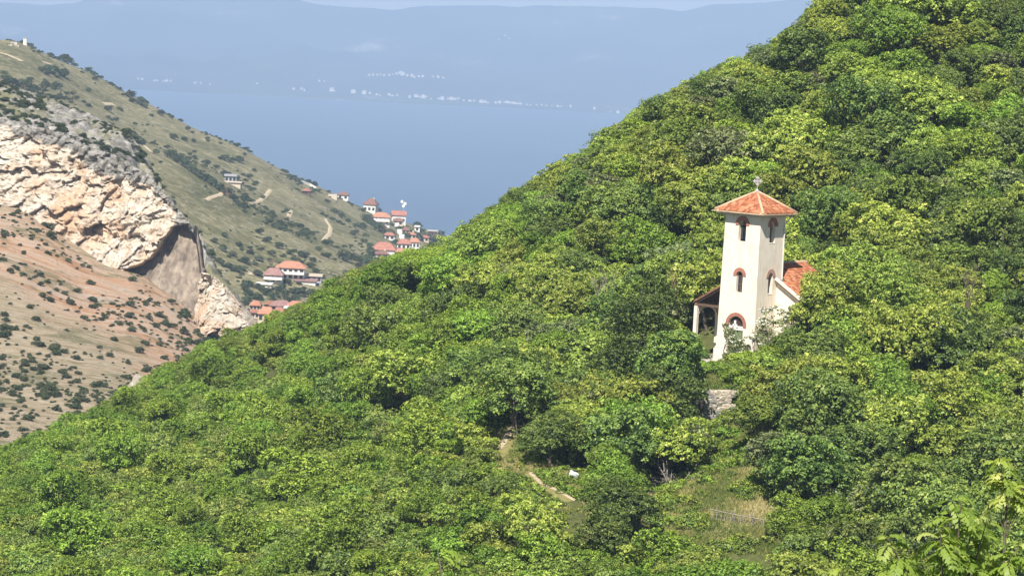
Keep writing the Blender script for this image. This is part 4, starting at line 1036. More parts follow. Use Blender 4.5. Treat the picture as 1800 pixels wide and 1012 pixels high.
def fence():
    p0 = hit(zn, 1252, 915, 150, 230); p1 = hit(zn, 1342, 928, 150, 230); ax = p1-p0; n = 19
    o = empty('broken_fence', p0, 0); meta(o, 'broken fence of grey sticks at the low end of the clearing', 'fence'); r = random.Random(4)
    for k in range(n):
        t = (k+r.uniform(-.3, .3))/(n-1); q = ax*t; h = r.uniform(.6, 1.2)*(1.05-.25*t); b = MB()
        b.tube([q+Vector((0, 0, -.4)), q+Vector((r.uniform(-.06, .06), r.uniform(-.1, .1), h*.5)), q+Vector((r.uniform(-.14, .14), r.uniform(-.1, .1), h))], [.035, .03, .018], 5); b.build('picket', 'dead_wood', o)
    for z0, z1 in ((.78, .55),):
        b = MB(); b.tube([Vector((-.2, -.05, z0)), ax*.5+Vector((0, -.06, (z0+z1)/2-.05)), ax+Vector((.3, -.05, z1))], .032, 5); b.build('rail', 'dead_wood', o)
fence()
def brush():
    p = hit(zn, 1170, 858, 150, 230); o = empty('brush_pile', p); meta(o, 'heap of bare grey dead branches at the left of the clearing', 'brush pile'); r = random.Random(12)
    for k in range(34):
        a = r.uniform(0, 6.28); L_ = r.uniform(.8, 2.4); s = Vector((r.uniform(-1.3, 1.3), r.uniform(-.6, .6), r.uniform(0, .5))); el = r.uniform(-.1, .9)
        d = Vector((math.cos(a)*math.cos(el), math.sin(a)*math.cos(el), math.sin(el))); b = MB(); m = s+d*L_*.5+Vector((0, 0, r.uniform(-.1, .2))); e = s+d*L_
        b.tube([s, m, e], [.035, .025, .012], 5)
        for j in range(2): b.tube([m, m+Vector((r.uniform(-.4, .4), r.uniform(-.4, .4), r.uniform(.1, .5)))], [.015, .008], 4)
        b.build('branch', 'dead_wood', o)
    b = MB(); b.tube([(-.3, -.5, 1.9), (-.1, -.5, .9), (.2, -.5, .15)], [.03, .05, .06], 6); b.build('branch', 'dead_wood', o)
    b = MB(); b.tube([(0, -.6, .35), (1.0, -.6, .05), (2.0, -.5, -.25)], [.09, .08, .05], 6); b.build('log', 'dead_wood', o)
brush()
def sack():
    p = hit(zn, 1008, 843, 150, 230); me = rock_mesh('sack', 99, 'sack_white', 1, .8, .95, 3, .45); o = link('white_sack', me); o.location = p+Vector((0, 0, .2)); o.scale = (.74, .6, .72); o.rotation_euler = (.2, .3, .5)
    meta(o, 'small crumpled white sack lying above the pale trail', 'sack')
sack()
def boulder():
    p = hit(zn, 250, 694, 250, 420); p = at(248, 680, 352); o = link('boulder', rock_mesh('boulder', 5, 'stone_pale', 1, .8, 1.1, 3, .3)); o.location = p; o.scale = (2.4, 2, 2.0); o.rotation_euler = (0, .5, .3)
    meta(o, 'pale grey boulder at the edge of the wood beside the scree', 'boulder')
boulder()
def bare_tree(name, label, loc, H, seed, m, depth=5, spread=.55):
    o = empty(name, loc); meta(o, label, 'tree'); r = random.Random(seed); tr = MB(); br = MB()
    def grow(p, d, L_, rad, k, b):
        n = (d + Vector((r.uniform(-.2, .2), r.uniform(-.2, .2), .08))).normalized(); e = p+d*L_*.5; e2 = e+n*L_*.5
        b.tube([p, e, e2], [rad, rad*.8, rad*.55], 5 if k < 3 else 4)
        if k >= depth: return
        for _ in range(r.choice((2, 3, 3))):
            q = Vector((r.uniform(-1, 1), r.uniform(-1, 1), r.uniform(-.1, 1)))*spread
            grow(e.lerp(e2, r.random()), (n+q).normalized(), L_*r.uniform(.55, .8), rad*.52, k+1, br)
    grow(Vector((0, 0, -.5)), Vector((.05, 0, 1)), H*.42, H*.022, 0, tr)
    tr.build('trunk', m, o); br.build('branches', m, o)
pb = at(1053, 520, 246); bare_tree('bare_tree', 'leafless grey tree standing among green crowns left of the tower', Vector((pb.x, pb.y, pb.z-2.9)), 5.4, 22, 'dead_wood', 6, .7)
pb = at(1188, 520, 238); bare_tree('bare_shrub', 'leafless reddish shrub just left of the church veranda roof', Vector((pb.x, pb.y, pb.z-.5)), 3.6, 23, 'twig_pink', 5, .8)
pb = at(1700, 510, 225); bare_tree('bare_tree', 'half dead grey tree on the right slope near the right edge', Vector((pb.x, pb.y, pb.z-2.6)), 5.2, 27, 'bark', 6, .45)

def clearing_plants():
    r = np.random.default_rng(9); n = 170000; Y = 165+65*r.random(n); a = -.02+.14*r.random(n); X = a*Y; Z = zn(X, Y); px, py = px_of(X, Y, Z)
    pc = [(x+(x-1245)*.18, y+(y-850)*.15) for x, y in CLEAR]
    m = np.zeros(n, bool)
    for ox in (-45, 0, 45):
        for oy in (-20, 0, 40): m |= polyin(px+ox, py+oy, CLEAR) | polyin(px+ox, py+oy, PATHP)
    m = m | polyin(px, py, [(1160, 640), (1330, 640), (1340, 745), (1160, 770)])
    def nearline(L_, w):
        r_ = np.zeros(len(px), bool)
        for (xa, ya), (xb, yb) in zip(L_[:-1], L_[1:]):
            t_ = np.clip(((px-xa)*(xb-xa)+(py-ya)*(yb-ya))/((xb-xa)**2+(yb-ya)**2), 0, 1); r_ |= ((px-xa-t_*(xb-xa))/1.6)**2+(py-6-ya-t_*(yb-ya))**2 < w*w
        return r_
    m &= ~nearline([(933, 832), (950, 848), (975, 860), (1012, 880)], 9) & ~nearline([(912, 722), (908, 742), (896, 760), (885, 778), (876, 790)], 10)
    X, Y, Z = X[m], Y[m], Z[m]; pxk, pyk = px[m], py[m]; n = len(X); k = 4
    li = np.repeat(np.arange(n), k); m = len(li); off = r.normal(size=(m, 2))*.10; h = (.09+.17*r.random(m))*(.6+.8*np.clip(fbm(X/1.6, Y/1.6, 3, 3)[li]+.5, 0, 1))
    base = np.stack([X[li]+off[:, 0], Y[li]+off[:, 1], Z[li]-.03], 1); an = r.random(m)*6.28; w = .03; s = np.stack([np.cos(an)*w, np.sin(an)*w, 0*an], 1)
    lean = r.normal(size=(m, 3))*.35; lean[:, 2] = 1; tip = base+lean*h[:, None]
    v = np.stack([base-s, base+s, tip], 1).reshape(-1, 3); f = np.arange(m*3).reshape(-1, 3)
    t = np.clip(.5+.35*fbm(X/2.5, Y/2.5, 8, 3)[li]*2+.15*r.normal(size=m), 0, 1)
    def g(nt, out):
        at_ = N(nt, 'ShaderNodeAttribute', attribute_name='tint'); c = ramp(nt, at_.outputs['Fac'], [(0, (.07, .11, .025)), (.45, (.14, .17, .04)), (.7, (.26, .24, .08)), (1, (.42, .35, .17))])
        bsdf(nt, out, c, .9, spec=.1)
    mat('grass_blade', g); meta(link('grass', mesh_np('grass', v, f, 'grass_blade', np.repeat(t, 3))), kind='stuff')
    # knee high weeds between the grass
    src = []
    for q, (x, y, lb) in enumerate([(1040, 862, 'leafy weed tuft right of the pale trail'), (1225, 800, 'leafy weed tuft in the middle of the clearing'), (1290, 770, 'leafy weed tuft below the stone wall')]):
        v, f, t_, M0 = crown(300+q, .42, .42, 0, 46, 7, .13, 'round', .5, .25, clr=.11, asp=.45); v[:, 2] -= .05
        p = hit(zn, x, y, 150, 240); o = link('weed', mesh_np('weed', v, f, ['leaf_bright', 'leaf_oak', 'leaf_chestnut'][q], t_)); o.location = p; meta(o, lb, 'plant', 'weeds of the clearing'); src.append(o)
    r2 = np.random.default_rng(19); pick = ((fbm(X/1.8, Y/1.8, 2, 3) > .13) | (r2.random(n) < .10)) & ~polyin(pxk, pyk-6, [(1235, 872), (1352, 875), (1352, 945), (1238, 940)]); ids = np.nonzero(pick)[0]; sel = r2.choice(ids, min(3600, len(ids)), replace=False)
    pts = np.stack([X[sel], Y[sel], Z[sel]-.04], 1); s = .45+.95*r2.random(len(sel))**2
    scatter('weeds', src, pts, np.stack([s, s, s*1.15], 1), np.stack([0*s, 0*s, r2.random(len(s))*6.28], 1), r2.integers(0, 3, len(s)))
clearing_plants()
# low growth between the crowns all over the slope
def understory():
    r = np.random.default_rng(29); n = 2600; Y = 150+230*r.random(n); a = (r.random(n)*2-1)*.21; X = a*Y; Z = zn(X, Y); px, py = px_of(X, Y, Z); bad = np.zeros(n, bool)
    for P in (CLEAR, PATHP, TWR, WALLP, FENCEP):
        for ox in (-28, 0, 28):
            for oy in (0, -22, -45): bad |= polyin(px+ox, py+oy, P)
    tx_, ty_ = px_of(X, Y, Z+2.0); bad |= ty_ < np.interp(tx_, SX, SY)+14
    lx, ly = X-TOW.x, Y-TOW.y; c, s_ = math.cos(-CH_RZ), math.sin(-CH_RZ); cx, cy = lx*c-ly*s_, lx*s_+ly*c
    bad |= (cx > -7.5) & (cx < 6) & (cy > -3.5) & (cy < 12)
    X, Y, Z = X[~bad], Y[~bad], Z[~bad]; s = .5+.5*r.random(len(X)); sh = [crown_of[PROT[q][1].name] for q in (6, 7, 8)]
    scatter('undergrowth', sh, np.stack([X, Y, Z-.3], 1), np.stack([s, s, s], 1), np.stack([0*s, 0*s, r.random(len(s))*6.28], 1), r.integers(0, 3, len(s)))
understory()

# ------------------------------------------------------------------ near plants with long feathered leaves
def frond_tree(name, label, x, y, Y, spread_px, up_px, nfr, seed, fl=.55, hgt=14, ll=.17, tw=1.0):
    top = at(x, y, Y); ppm = 5000/Y; R = spread_px/ppm; U = up_px/ppm; r = np.random.default_rng(seed); rr = random.Random(seed)
    o = empty(name, (top.x, top.y, top.z-U-hgt)); meta(o, label, 'tree'); V = []; Fq = []; T = []; st = MB(); base = Vector((0, 0, hgt))
    tips = []
    tk = MB(); tk.tube([(0, 0, -.5), (.1, 0, hgt*.5), (0, 0, hgt)], [.16*tw, .08*tw, .018], 7); tk.build('trunk', 'bark', o)
    for b in range(9):
        a = b*2.4+rr.uniform(-.3, .3); d = rr.uniform(.35, 1.0)*R; e = Vector((math.cos(a)*d, math.sin(a)*d*.8, hgt+U*rr.uniform(.2, 1.0))); s = base+Vector((0, 0, -rr.uniform(0, 1.0)))
        st.tube([s, s.lerp(e, .55)+Vector((0, 0, -.12)), e], [.03*tw, .02*tw, .008], 5); tips.append((s, e))
    st.build('branches', 'bark', o)
    for k in range(nfr):
        s, e = tips[k % 9]; q = rr.uniform(.45, 1.05); p0 = s.lerp(e, q); a = rr.uniform(0, 6.28); L_ = fl*rr.uniform(.6, 1.15); dx = Vector((math.cos(a), math.sin(a), 0)); el = rr.uniform(-.1, .7)
        tn = min(1, max(0, rr.gauss(.6, .22))); prev = p0; npair = 7
        for j in range(1, npair+1):
            u = j/npair; P = p0 + dx*L_*u*math.cos(el)*(1-.12*u) + Vector((0, 0, L_*(u*math.sin(el)-.55*u*u)))
            tan = (P-prev).normalized(); prev = P; side = tan.cross(Vector((0, 0, 1))).normalized(); nrm = side.cross(tan).normalized()
            for sg in (-1, 1, 0) if j == npair else (-1, 1):
                dr = (side*sg*.9 + tan*(.55 if sg else 1) + Vector((0, 0, -.35)) + Vector((rr.gauss(0, .12), rr.gauss(0, .12), rr.gauss(0, .12)))).normalized(); l = ll*rr.uniform(.8, 1.2)*(1-.35*abs(u-.5)); w = dr.cross(nrm).normalized()*l*.23
                c0 = P+dr*.01; pts = [c0, c0+dr*l*.35+w-nrm*l*.02, c0+dr*l*.72+w*.7-nrm*l*.06, c0+dr*l-nrm*l*.12, c0+dr*l*.72-w*.7-nrm*l*.06, c0+dr*l*.35-w-nrm*l*.02]
                b0 = len(V); V += [tuple(p) for p in pts]; Fq += [(b0, b0+1, b0+2, b0+5), (b0+5, b0+2, b0+3, b0+4)]; T += [tn]*6
    link('crown', mesh_np(name+'_crown', V, Fq, 'leaf_frond', np.array(T)), o)
frond_tree('feather_leaved_tree', 'near tree with long feathered leaves reaching into the lower right corner', 1685, 875, 46, 140, 190, 230, 3, .50, 13, .155)
frond_tree('feather_leaved_tree', 'small near tree top with arching leaves at the bottom edge right of middle', 1500, 1000, 44, 75, 60, 46, 5, .5, 12, .13)
frond_tree('feather_leaved_tree', 'near tree top with yellow-green feathered leaves at the bottom edge left of middle', 800, 975, 48, 115, 90, 80, 8, .5, 12, .13)
frond_tree('feather_leaved_tree', 'near shoot with pale leaves rising at the right edge above the corner', 1775, 800, 52, 40, 70, 70, 9, .42, 13, .12, .3)

# ------------------------------------------------------------------ scrub on the scree and the grassy hill
SCR = []
for q in range(4):
    v, f, t, M0 = crown(200+q, 1.0, 1.45+.3*(q % 2), 0, 200, 13, .16, 'round', .45, .22, clr=.24, asp=.7); v[:, 2] -= .12
    SCR.append((mesh_np('scrub_crown', v, f, 'leaf_scrub', t), trunk(200+q, .9, .8, M0, .05).mesh('scrub_trunk', 'bark')))
def plant_scrub(q, loc, s, label, group, name='scrub_bush', cat='bush', zs=1.0):
    o = empty(name, loc, rnd.uniform(0, 6.28)); o.scale = (s, s, s*zs); link('crown', SCR[q][0], o); link('trunk', SCR[q][1], o); meta(o, label, cat, group); return o
TB = [(110, 106, 22), (121, 111, 18), (131, 116, 12), (155, 126, 12), (166, 132, 12), (178, 138, 8), (210, 158, 10), (229, 172, 19), (234, 180, 14), (247, 184, 20), (253, 188, 14), (283, 202, 14), (301, 207, 9), (330, 228, 10), (338, 234, 8), (365, 245, 8), (388, 253, 7), (430, 273, 8),
      (518, 316, 11), (529, 319, 10), (539, 323, 14), (551, 328, 14), (20, 150, 26), (45, 156, 24), (62, 160, 20), (80, 156, 20), (100, 154, 18), (8, 145, 20), (95, 132, 30), (112, 136, 22), (84, 132, 16), (74, 126, 14), (70, 174, 14), (155, 161, 10), (156, 188, 12), (190, 195, 14), (210, 193, 10),
      (230, 246, 26), (250, 254, 16), (214, 242, 14), (140, 215, 20), (160, 210, 14), (190, 208, 10), (300, 278, 22), (313, 286, 22), (325, 294, 20), (337, 302, 22), (349, 311, 20), (361, 318, 22), (373, 326, 20), (386, 334, 22), (398, 343, 20), (410, 350, 18), (275, 270, 12), (282, 286, 8), (305, 244, 14), (325, 247, 12), (340, 250, 10), (342, 268, 9),
      (395, 282, 16), (406, 284, 14), (421, 285, 16), (386, 279, 8), (438, 313, 12), (421, 338, 8), (438, 354, 10), (608, 458, 32), (626, 458, 16), (641, 462, 24), (652, 446, 18), (632, 470, 18), (645, 390, 20), (655, 397, 18), (666, 406, 22), (677, 412, 20), (686, 420, 22), (694, 428, 14), (638, 402, 16), (672, 380, 12), (662, 374, 15), (705, 405, 14),
      (733, 401, 17), (741, 407, 12), (715, 418, 14), (735, 420, 20), (750, 424, 22), (766, 425, 18), (776, 413, 12), (781, 427, 15), (720, 411, 12), (640, 426, 14), (650, 434, 12), (588, 374, 14), (600, 382, 14), (612, 390, 12), (625, 400, 12), (620, 412, 14), (436, 522, 20), (452, 526, 22), (468, 518, 20), (484, 526, 22), (500, 521, 20), (516, 516, 20), (530, 521, 20), (545, 518, 18), (430, 510, 20), (490, 511, 18), (520, 529, 18), (455, 508, 18), (560, 524, 18),
      (400, 470, 16), (418, 478, 18), (386, 462, 16), (372, 452, 16), (360, 440, 14), (430, 462, 16), (410, 450, 14), (392, 440, 16), (440, 446, 14), (455, 458, 14), (376, 425, 13), (395, 416, 12), (420, 432, 14), (545, 470, 14), (556, 478, 14), (566, 488, 12), (470, 424, 16), (490, 436, 16), (510, 446, 14), (530, 452, 14), (456, 410, 16), (560, 440, 12), (575, 452, 14), (650, 470, 16), (668, 462, 14)]
AB = [(120, 110, 'on the upper left crest'), (240, 178, 'on the crest against the lake'), (340, 235, 'on the middle crest'), (535, 320, 'on the crest near the white wall'), (50, 155, 'in the thicket at the far left'), (95, 130, 'in the thicket below the white pillar'),
      (170, 195, 'on the terraced slope at left'), (230, 246, 'just above the cliff top'), (320, 290, 'in the upper end of the diagonal gully'), (385, 334, 'in the lower end of the diagonal gully'), (400, 282, 'on the terraces above the grey hut'), (430, 345, 'below the grey hut'), (620, 458, 'by the big dark tree'),
      (665, 400, 'below the upper village houses'), (745, 415, 'at the lake end of the village'), (605, 385, 'on the grass above the village'), (640, 425, 'left of the red village roofs'), (450, 518, 'above the low roofs'), (530, 520, 'below the big orange-roofed house'),
      (400, 450, 'right of the cliff top'), (500, 440, 'on the slope above the orange-roofed house'), (560, 470, 'right of the orange-roofed house'), (300, 255, 'on the slope above the gully'), (340, 262, 'beside the gully top')]
def place_hill_trees():
    items = [(x, y, s, i) for i, (x, y, s) in enumerate(TB)]
    lb = label_all(items, lambda t: 'dark green round tree' if t[2] >= 18 else ('small dark tree' if t[2] >= 12 else 'low dark bush'), lambda t: (t[0], t[1]), AB)
    for t, l in zip(items, lb):
        x, y, s, i = t; p = hit(zB, x, y+1, 860, 1640)
        R_ = s/2/5000*p.y; plant_scrub(i % 4, (p.x, p.y, p.z-.1*R_), R_*1.0, l, 'trees and bushes of the grassy hill', 'hill_tree' if s >= 12 else 'scrub_bush', 'tree' if s >= 12 else 'bush', 1.0)
place_hill_trees()
def scree_bushes():
    r = np.random.default_rng(41); n = 26000; Y = 400+220*r.random(n); a = -.24+.20*r.random(n); X = a*Y; yb = np.interp(a, CLta, CLtY); Z = zA(X, Y); px, py = px_of(X, Y, Z)
    dens = .12+.16*(py > 480)+.12*(py > 600)+.12*(py < 420); cl = fbm(X/12, Y/16, 6.5, 3)
    m = (Y < yb-12) & (r.random(n) < dens*np.clip(.55+1.7*cl, .06, 1.5)) & (px > -60) & (px < 470)
    X, Y, Z, px, py = X[m], Y[m], Z[m], px[m], py[m]; s = .26+.60*r.random(len(X))**2.6*(1-.25*(py > 620)); s = s*np.where(fbm(X/12, Y/16, 6.5, 3) > .12, 1.15, 1)
    o = np.argsort(-s); ink = [i for i in o if 0 < px[i] < 440 and py[i] < np.interp(px[i], SX, SY)][:135]; ks = set(ink); oth = [i for i in range(len(X)) if i not in ks]
    AS = [(x, y, rn+' '+cn) for x, cn in [(20, 'at the left edge'), (75, 'near the left edge'), (130, 'left of the middle'), (185, 'in the middle'), (240, 'right of the middle'), (300, 'near the rock face'), (360, 'by the rock tip')] for y, rn in [(400, 'just under the pale cliff'), (450, 'high on the scree'), (500, 'on the upper orange scree'), (550, 'on the orange scree'), (600, 'on the scree halfway down'), (650, 'on the lower scree'), (700, 'low on the scree'), (750, 'at the foot of the scree')]]
    it = [(px[i], py[i], s[i], i) for i in ink]
    lb = label_all(it, lambda t: 'large dark green bush' if t[2] > .98 else ('rounded dark bush' if t[2] > .86 else 'small dark bush'), lambda t: (t[0], t[1]), AS)
    for t, l in zip(it, lb):
        i = t[3]; plant_scrub(i % 4, (X[i], Y[i], Z[i]-.1), s[i]*1.1, l, 'bushes scattered over the scree', zs=.85)
    src = []
    for c in C.objects:
        if c.name.startswith('crown') and c.data in [q[0] for q in SCR] and c.data not in [z.data for z in src]: src.append(c)
    sc_ = s[oth]; scatter('scree_scrub', src, np.stack([X, Y, Z-.08], 1)[oth], np.stack([sc_, sc_, sc_*.8], 1), np.stack([0*sc_, 0*sc_, r.random(len(oth))*6.28], 1), r.integers(0, len(src), len(oth)))
    # scrub on the crag above the cliff and over the grassy hill
    n = 9000; a = -.24+.20*r.random(n); Y = 600+110*r.random(n); X = a*Y; yb = np.interp(a, CLta, CLtY); Z = zA(X, Y); m = (Y > yb+1) & (fbm(X/9, Y/12, 3.5, 3) > -.12) & (r.random(n) < .6); X, Y, Z = X[m], Y[m], Z[m]
    s1 = .3+.7*r.random(len(X))**2; P1 = np.stack([X, Y, Z-.1], 1)
    n = 15000; Y = 860+640*r.random(n); a = -.22+.26*r.random(n); X = a*Y; Z = zB(X, Y); px, py = px_of(X, Y, Z); g = fbm(X/50, Y/80, 5.5, 3)
    low = np.clip((px*.35+py-430)/160, 0, 1)
    m = r.random(n) < np.clip(.03+1.5*g, .012, .9) + .40*low*np.clip(.35+1.5*g, 0, 1); X, Y, Z = X[m], Y[m], Z[m]; s2 = .5+1.3*r.random(len(X))**2.4; P2 = np.stack([X, Y, Z-.15], 1)
    P = np.concatenate([P1, P2]); s = np.concatenate([s1, s2]); print('scrub', len(P1), len(P2), len(oth))
    scatter('hill_scrub', src, P, np.stack([s, s, s*.8], 1), np.stack([0*s, 0*s, r.random(len(s))*6.28], 1), r.integers(0, len(src), len(s)))
scree_bushes()

# ------------------------------------------------------------------ village
def house(x0, x1, yt, ye, yb, label, name='house', wall='white_paint', roof='roof_red', kind='hip', dp=.8, rz=0., nwin=3, balcony=False, floors=1, chimney=False, Y=None):
    p = hit(zB, (x0+x1)/2, yb, 860, 1640) if Y is None else at((x0+x1)/2, yb, Y); k = p.y/5000; W = (x1-x0)*k; H = (yb-ye)*k; RH = (ye-yt)*k; D = max(4., W*dp)
    o = empty(name, p, rz); meta(o, label, 'house' if name == 'house' else 'hut'); hw = W/2*.92
    b = MB(); b.box(-hw, hw, 0, D, -5, H); b.build('wall', wall, o)
    e = W/2*1.04; y0, y1 = -.6, D+.6; r = MB()
    if kind == 'hip':
        i = min(e*.55, (y1-y0)/2); ym = (y0+y1)/2
        r.add([(-e, y0, H+.003), (e, y0, H+.003), (e, y1, H+.003), (-e, y1, H+.003), (-e, y0, H+.25), (e, y0, H+.25), (e, y1, H+.25), (-e, y1, H+.25), (-e+i, ym, H+RH), (e-i, ym, H+RH)], [(3, 2, 1, 0), (0, 1, 5, 4), (1, 2, 6, 5), (2, 3, 7, 6), (3, 0, 4, 7), (4, 5, 9, 8), (5, 6, 9), (6, 7, 8, 9), (7, 4, 8)])
    elif kind == 'gable':
        ym = (y0+y1)/2; r.add([(-e, y0, H), (e, y0, H), (e, y1, H), (-e, y1, H), (-e, y0, H+.2), (e, y0, H+.2), (e, y1, H+.2), (-e, y1, H+.2), (-e, ym, H+RH), (e, ym, H+RH)], [(3, 2, 1, 0), (0, 1, 5, 4), (4, 5, 9, 8), (2, 3, 7, 6), (6, 7, 8, 9), (1, 2, 6, 9, 5), (3, 0, 4, 8, 7)])
    else: r.box(-e, e, y0, y1, H+.003, H+max(.3, RH))
    rf = r.build('roof', roof, o)
    if kind != 'flat':
        n = 10; rr = MB()
        ym = (y0+y1)/2; i = min(e*.55, (y1-y0)/2) if kind == 'hip' else 0
        for q in range(1, 2*n):
            u = -e+2*e*q/(2*n); t = 1.0 if abs(u) < e-i else (e-abs(u))/max(i, .01)
            rr.tube([(u, y0, H+.28), (u, y0+(ym-y0)*t, H+.28+(RH-.25)*t)], .07, 4)
        g = rr.build('tile_rib', roof, rf); g['kind'] = 'stuff'
        c = MB(); c.tube([(-e+i, ym, H+RH), (e-i, ym, H+RH)], .14, 5); c.build('ridge', 'roof_brown', rf)
    if chimney: c = MB(); c.box(e*.3, e*.3+.7, D*.5, D*.5+.7, H+RH*.4, H+RH+.8); c.build('chimney', 'cream_wall', rf)
    for fl in range(floors):
        fh = H/floors; z0 = fl*fh + fh*.28; z1 = z0+min(1.35, fh*.5)
        for q in range(nwin):
            u = -hw + 2*hw*(q+.5)/nwin; ww = min(.55, hw/nwin*.5)
            w = MB(); w.box(u-ww-.1, u+ww+.1, -.05, -.003, z0-.1, z1+.1); f = w.build('window', 'soffit_wood', o)
            g = MB(); g.box(u-ww, u+ww, -.07, -.052, z0, z1); g.build('pane', 'window_glass', f)
    if balcony:
        zb = H*.5; b = MB(); b.box(-hw*.98, hw*.98, -1.6, -.003, zb-.15, zb); bl = b.build('balcony', 'cream_wall', o); b = MB(); b.box(-hw*.98, hw*.98, -1.6, -1.52, zb, zb+.9); b.build('parapet', wall, bl)
        for q in range(5): u = -hw*.96+q*hw*.48; b = MB(); b.box(u-.1, u+.1, -1.58, -1.40, zb+.9, H); b.build('balcony_post', 'soffit_wood', bl)
    return o
house(637, 661, 350, 360, 373, 'white house with dark red roof, topmost of the village on the crest', roof='roof_brown', rz=-.25, chimney=True)
house(652, 686, 374, 382, 396, 'white house with wide orange hip roof below the topmost house', roof='roof_orange', balcony=True)
house(688, 714, 371, 379, 393, 'white house with flat-pitched red roof beside the antenna on the crest', roof='roof_red', kind='gable', rz=.15)
house(690, 709, 384, 389, 396, 'low house with small brown roof under the antenna house', wall='cream_wall', roof='roof_brown', nwin=2)
house(706, 720, 400, 405, 412, 'small brick-coloured house beside the white steps', wall='cream_wall', roof='roof_brown', nwin=2)
house(652, 695, 427, 440, 453, 'long white house with wide red roof at the left of the lower village', roof='roof_red', balcony=True)
house(697, 722, 421, 429, 439, 'white house with red hip roof in the lower village', roof='roof_red')
house(718, 738, 419, 426, 437, 'white house with small red roof at the right end of the lower village', roof='roof_orange')
house(692, 720, 437, 444, 452, 'low house with orange roof just above the green wood', wall='cream_wall', roof='roof_orange')
house(728, 738, 397, 399, 407, 'tiny white house between dark trees on the crest', nwin=1, kind='flat', roof='white_paint')
house(751, 769, 405, 407, 414, 'open grey shelter on the crest near the lake', name='shelter', wall='soffit_wood', roof='concrete', kind='flat', nwin=1)
house(592, 613, 338, 343, 351, 'small white house with brown roof alone on the crest', roof='roof_brown', nwin=2)
house(530, 546, 332, 336, 342, 'small brown hut on the grassy slope', name='hut', wall='soffit_wood', roof='roof_red', nwin=1)
house(394, 416, 307, 310, 321, 'grey flat-roofed building on the terraces of the grassy hill', wall='grey_wall', roof='grey_wall', kind='flat', nwin=3)
house(392, 424, 320, 321, 325, 'low white walled yard in front of the grey building', name='yard_wall', wall='cream_wall', roof='cream_wall', kind='flat', nwin=0)
house(484, 536, 461, 472, 492, 'large white house with long orange roof and balconies below the grassy hill', roof='roof_orange', balcony=True, floors=2, nwin=5)
house(462, 497, 472, 484, 498, 'house with mauve hip roof joined to the large orange-roofed house', roof='roof_purple', balcony=True, nwin=3)
house(538, 566, 483, 486, 496, 'long grey flat-roofed annexe right of the large orange-roofed house', wall='grey_wall', roof='cream_wall', kind='flat', nwin=3)
house(515, 556, 493, 495, 500, 'low terrace wall with pink coping below the large house', name='terrace_wall', wall='white_paint', roof='roof_purple', kind='flat', nwin=0)
house(449, 478, 498, 500, 506, 'low white garden wall below the mauve roof', name='garden_wall', wall='white_paint', roof='white_paint', kind='flat', nwin=0)
house(438, 458, 530, 538, 546, 'low house with orange roof right beside the cream rock', wall='cream_wall', roof='roof_orange')
house(452, 482, 540, 552, 566, 'cream house with broad orange roof in front of the low roofs', wall='cream_wall', roof='roof_orange')
house(474, 512, 529, 538, 548, 'long house with mauve and orange roof in the low village row', wall='cream_wall', roof='roof_purple')
house(503, 535, 530, 538, 548, 'house with orange roof at the right end of the low village row', wall='white_paint', roof='roof_orange')
house(478, 500, 541, 551, 562, 'house with red roof next to the white walls above the wood', wall='cream_wall', roof='roof_red')
house(498, 522, 540, 543, 556, 'white flat-roofed house just above the wood edge', wall='white_paint', roof='white_paint', kind='flat')
for q, (x0, x1, yt, ye, yb, lb, rf_, wl) in enumerate([(664, 680, 398, 403, 410, 'small house half hidden in trees in the upper village', 'roof_brown', 'cream_wall'), (676, 694, 409, 414, 422, 'house with muted red roof left of the white steps', 'roof_red', 'white_paint'), (716, 732, 409, 413, 420, 'small house with red roof right of the white steps', 'roof_orange', 'cream_wall'),
        (738, 754, 414, 418, 425, 'small muted red roof among trees at the lake end', 'roof_red', 'cream_wall'), (660, 684, 442, 447, 456, 'long brown-roofed house just left above the wood', 'roof_brown', 'cream_wall'), (462, 482, 530, 535, 543, 'small orange roof in the low village row', 'roof_orange', 'cream_wall'),
        (520, 540, 537, 542, 550, 'small red-roofed house at the wood edge right of the low row', 'roof_red', 'white_paint'), (440, 456, 545, 550, 560, 'small house touching the cream rock foot', 'roof_red', 'cream_wall')]):
    house(x0, x1, yt, ye, yb, lb, roof=rf_, wall=wl, nwin=2, rz=[-.2, .15, .3, -.1, .2, -.3, .1, .2][q], chimney=q % 2 == 0)
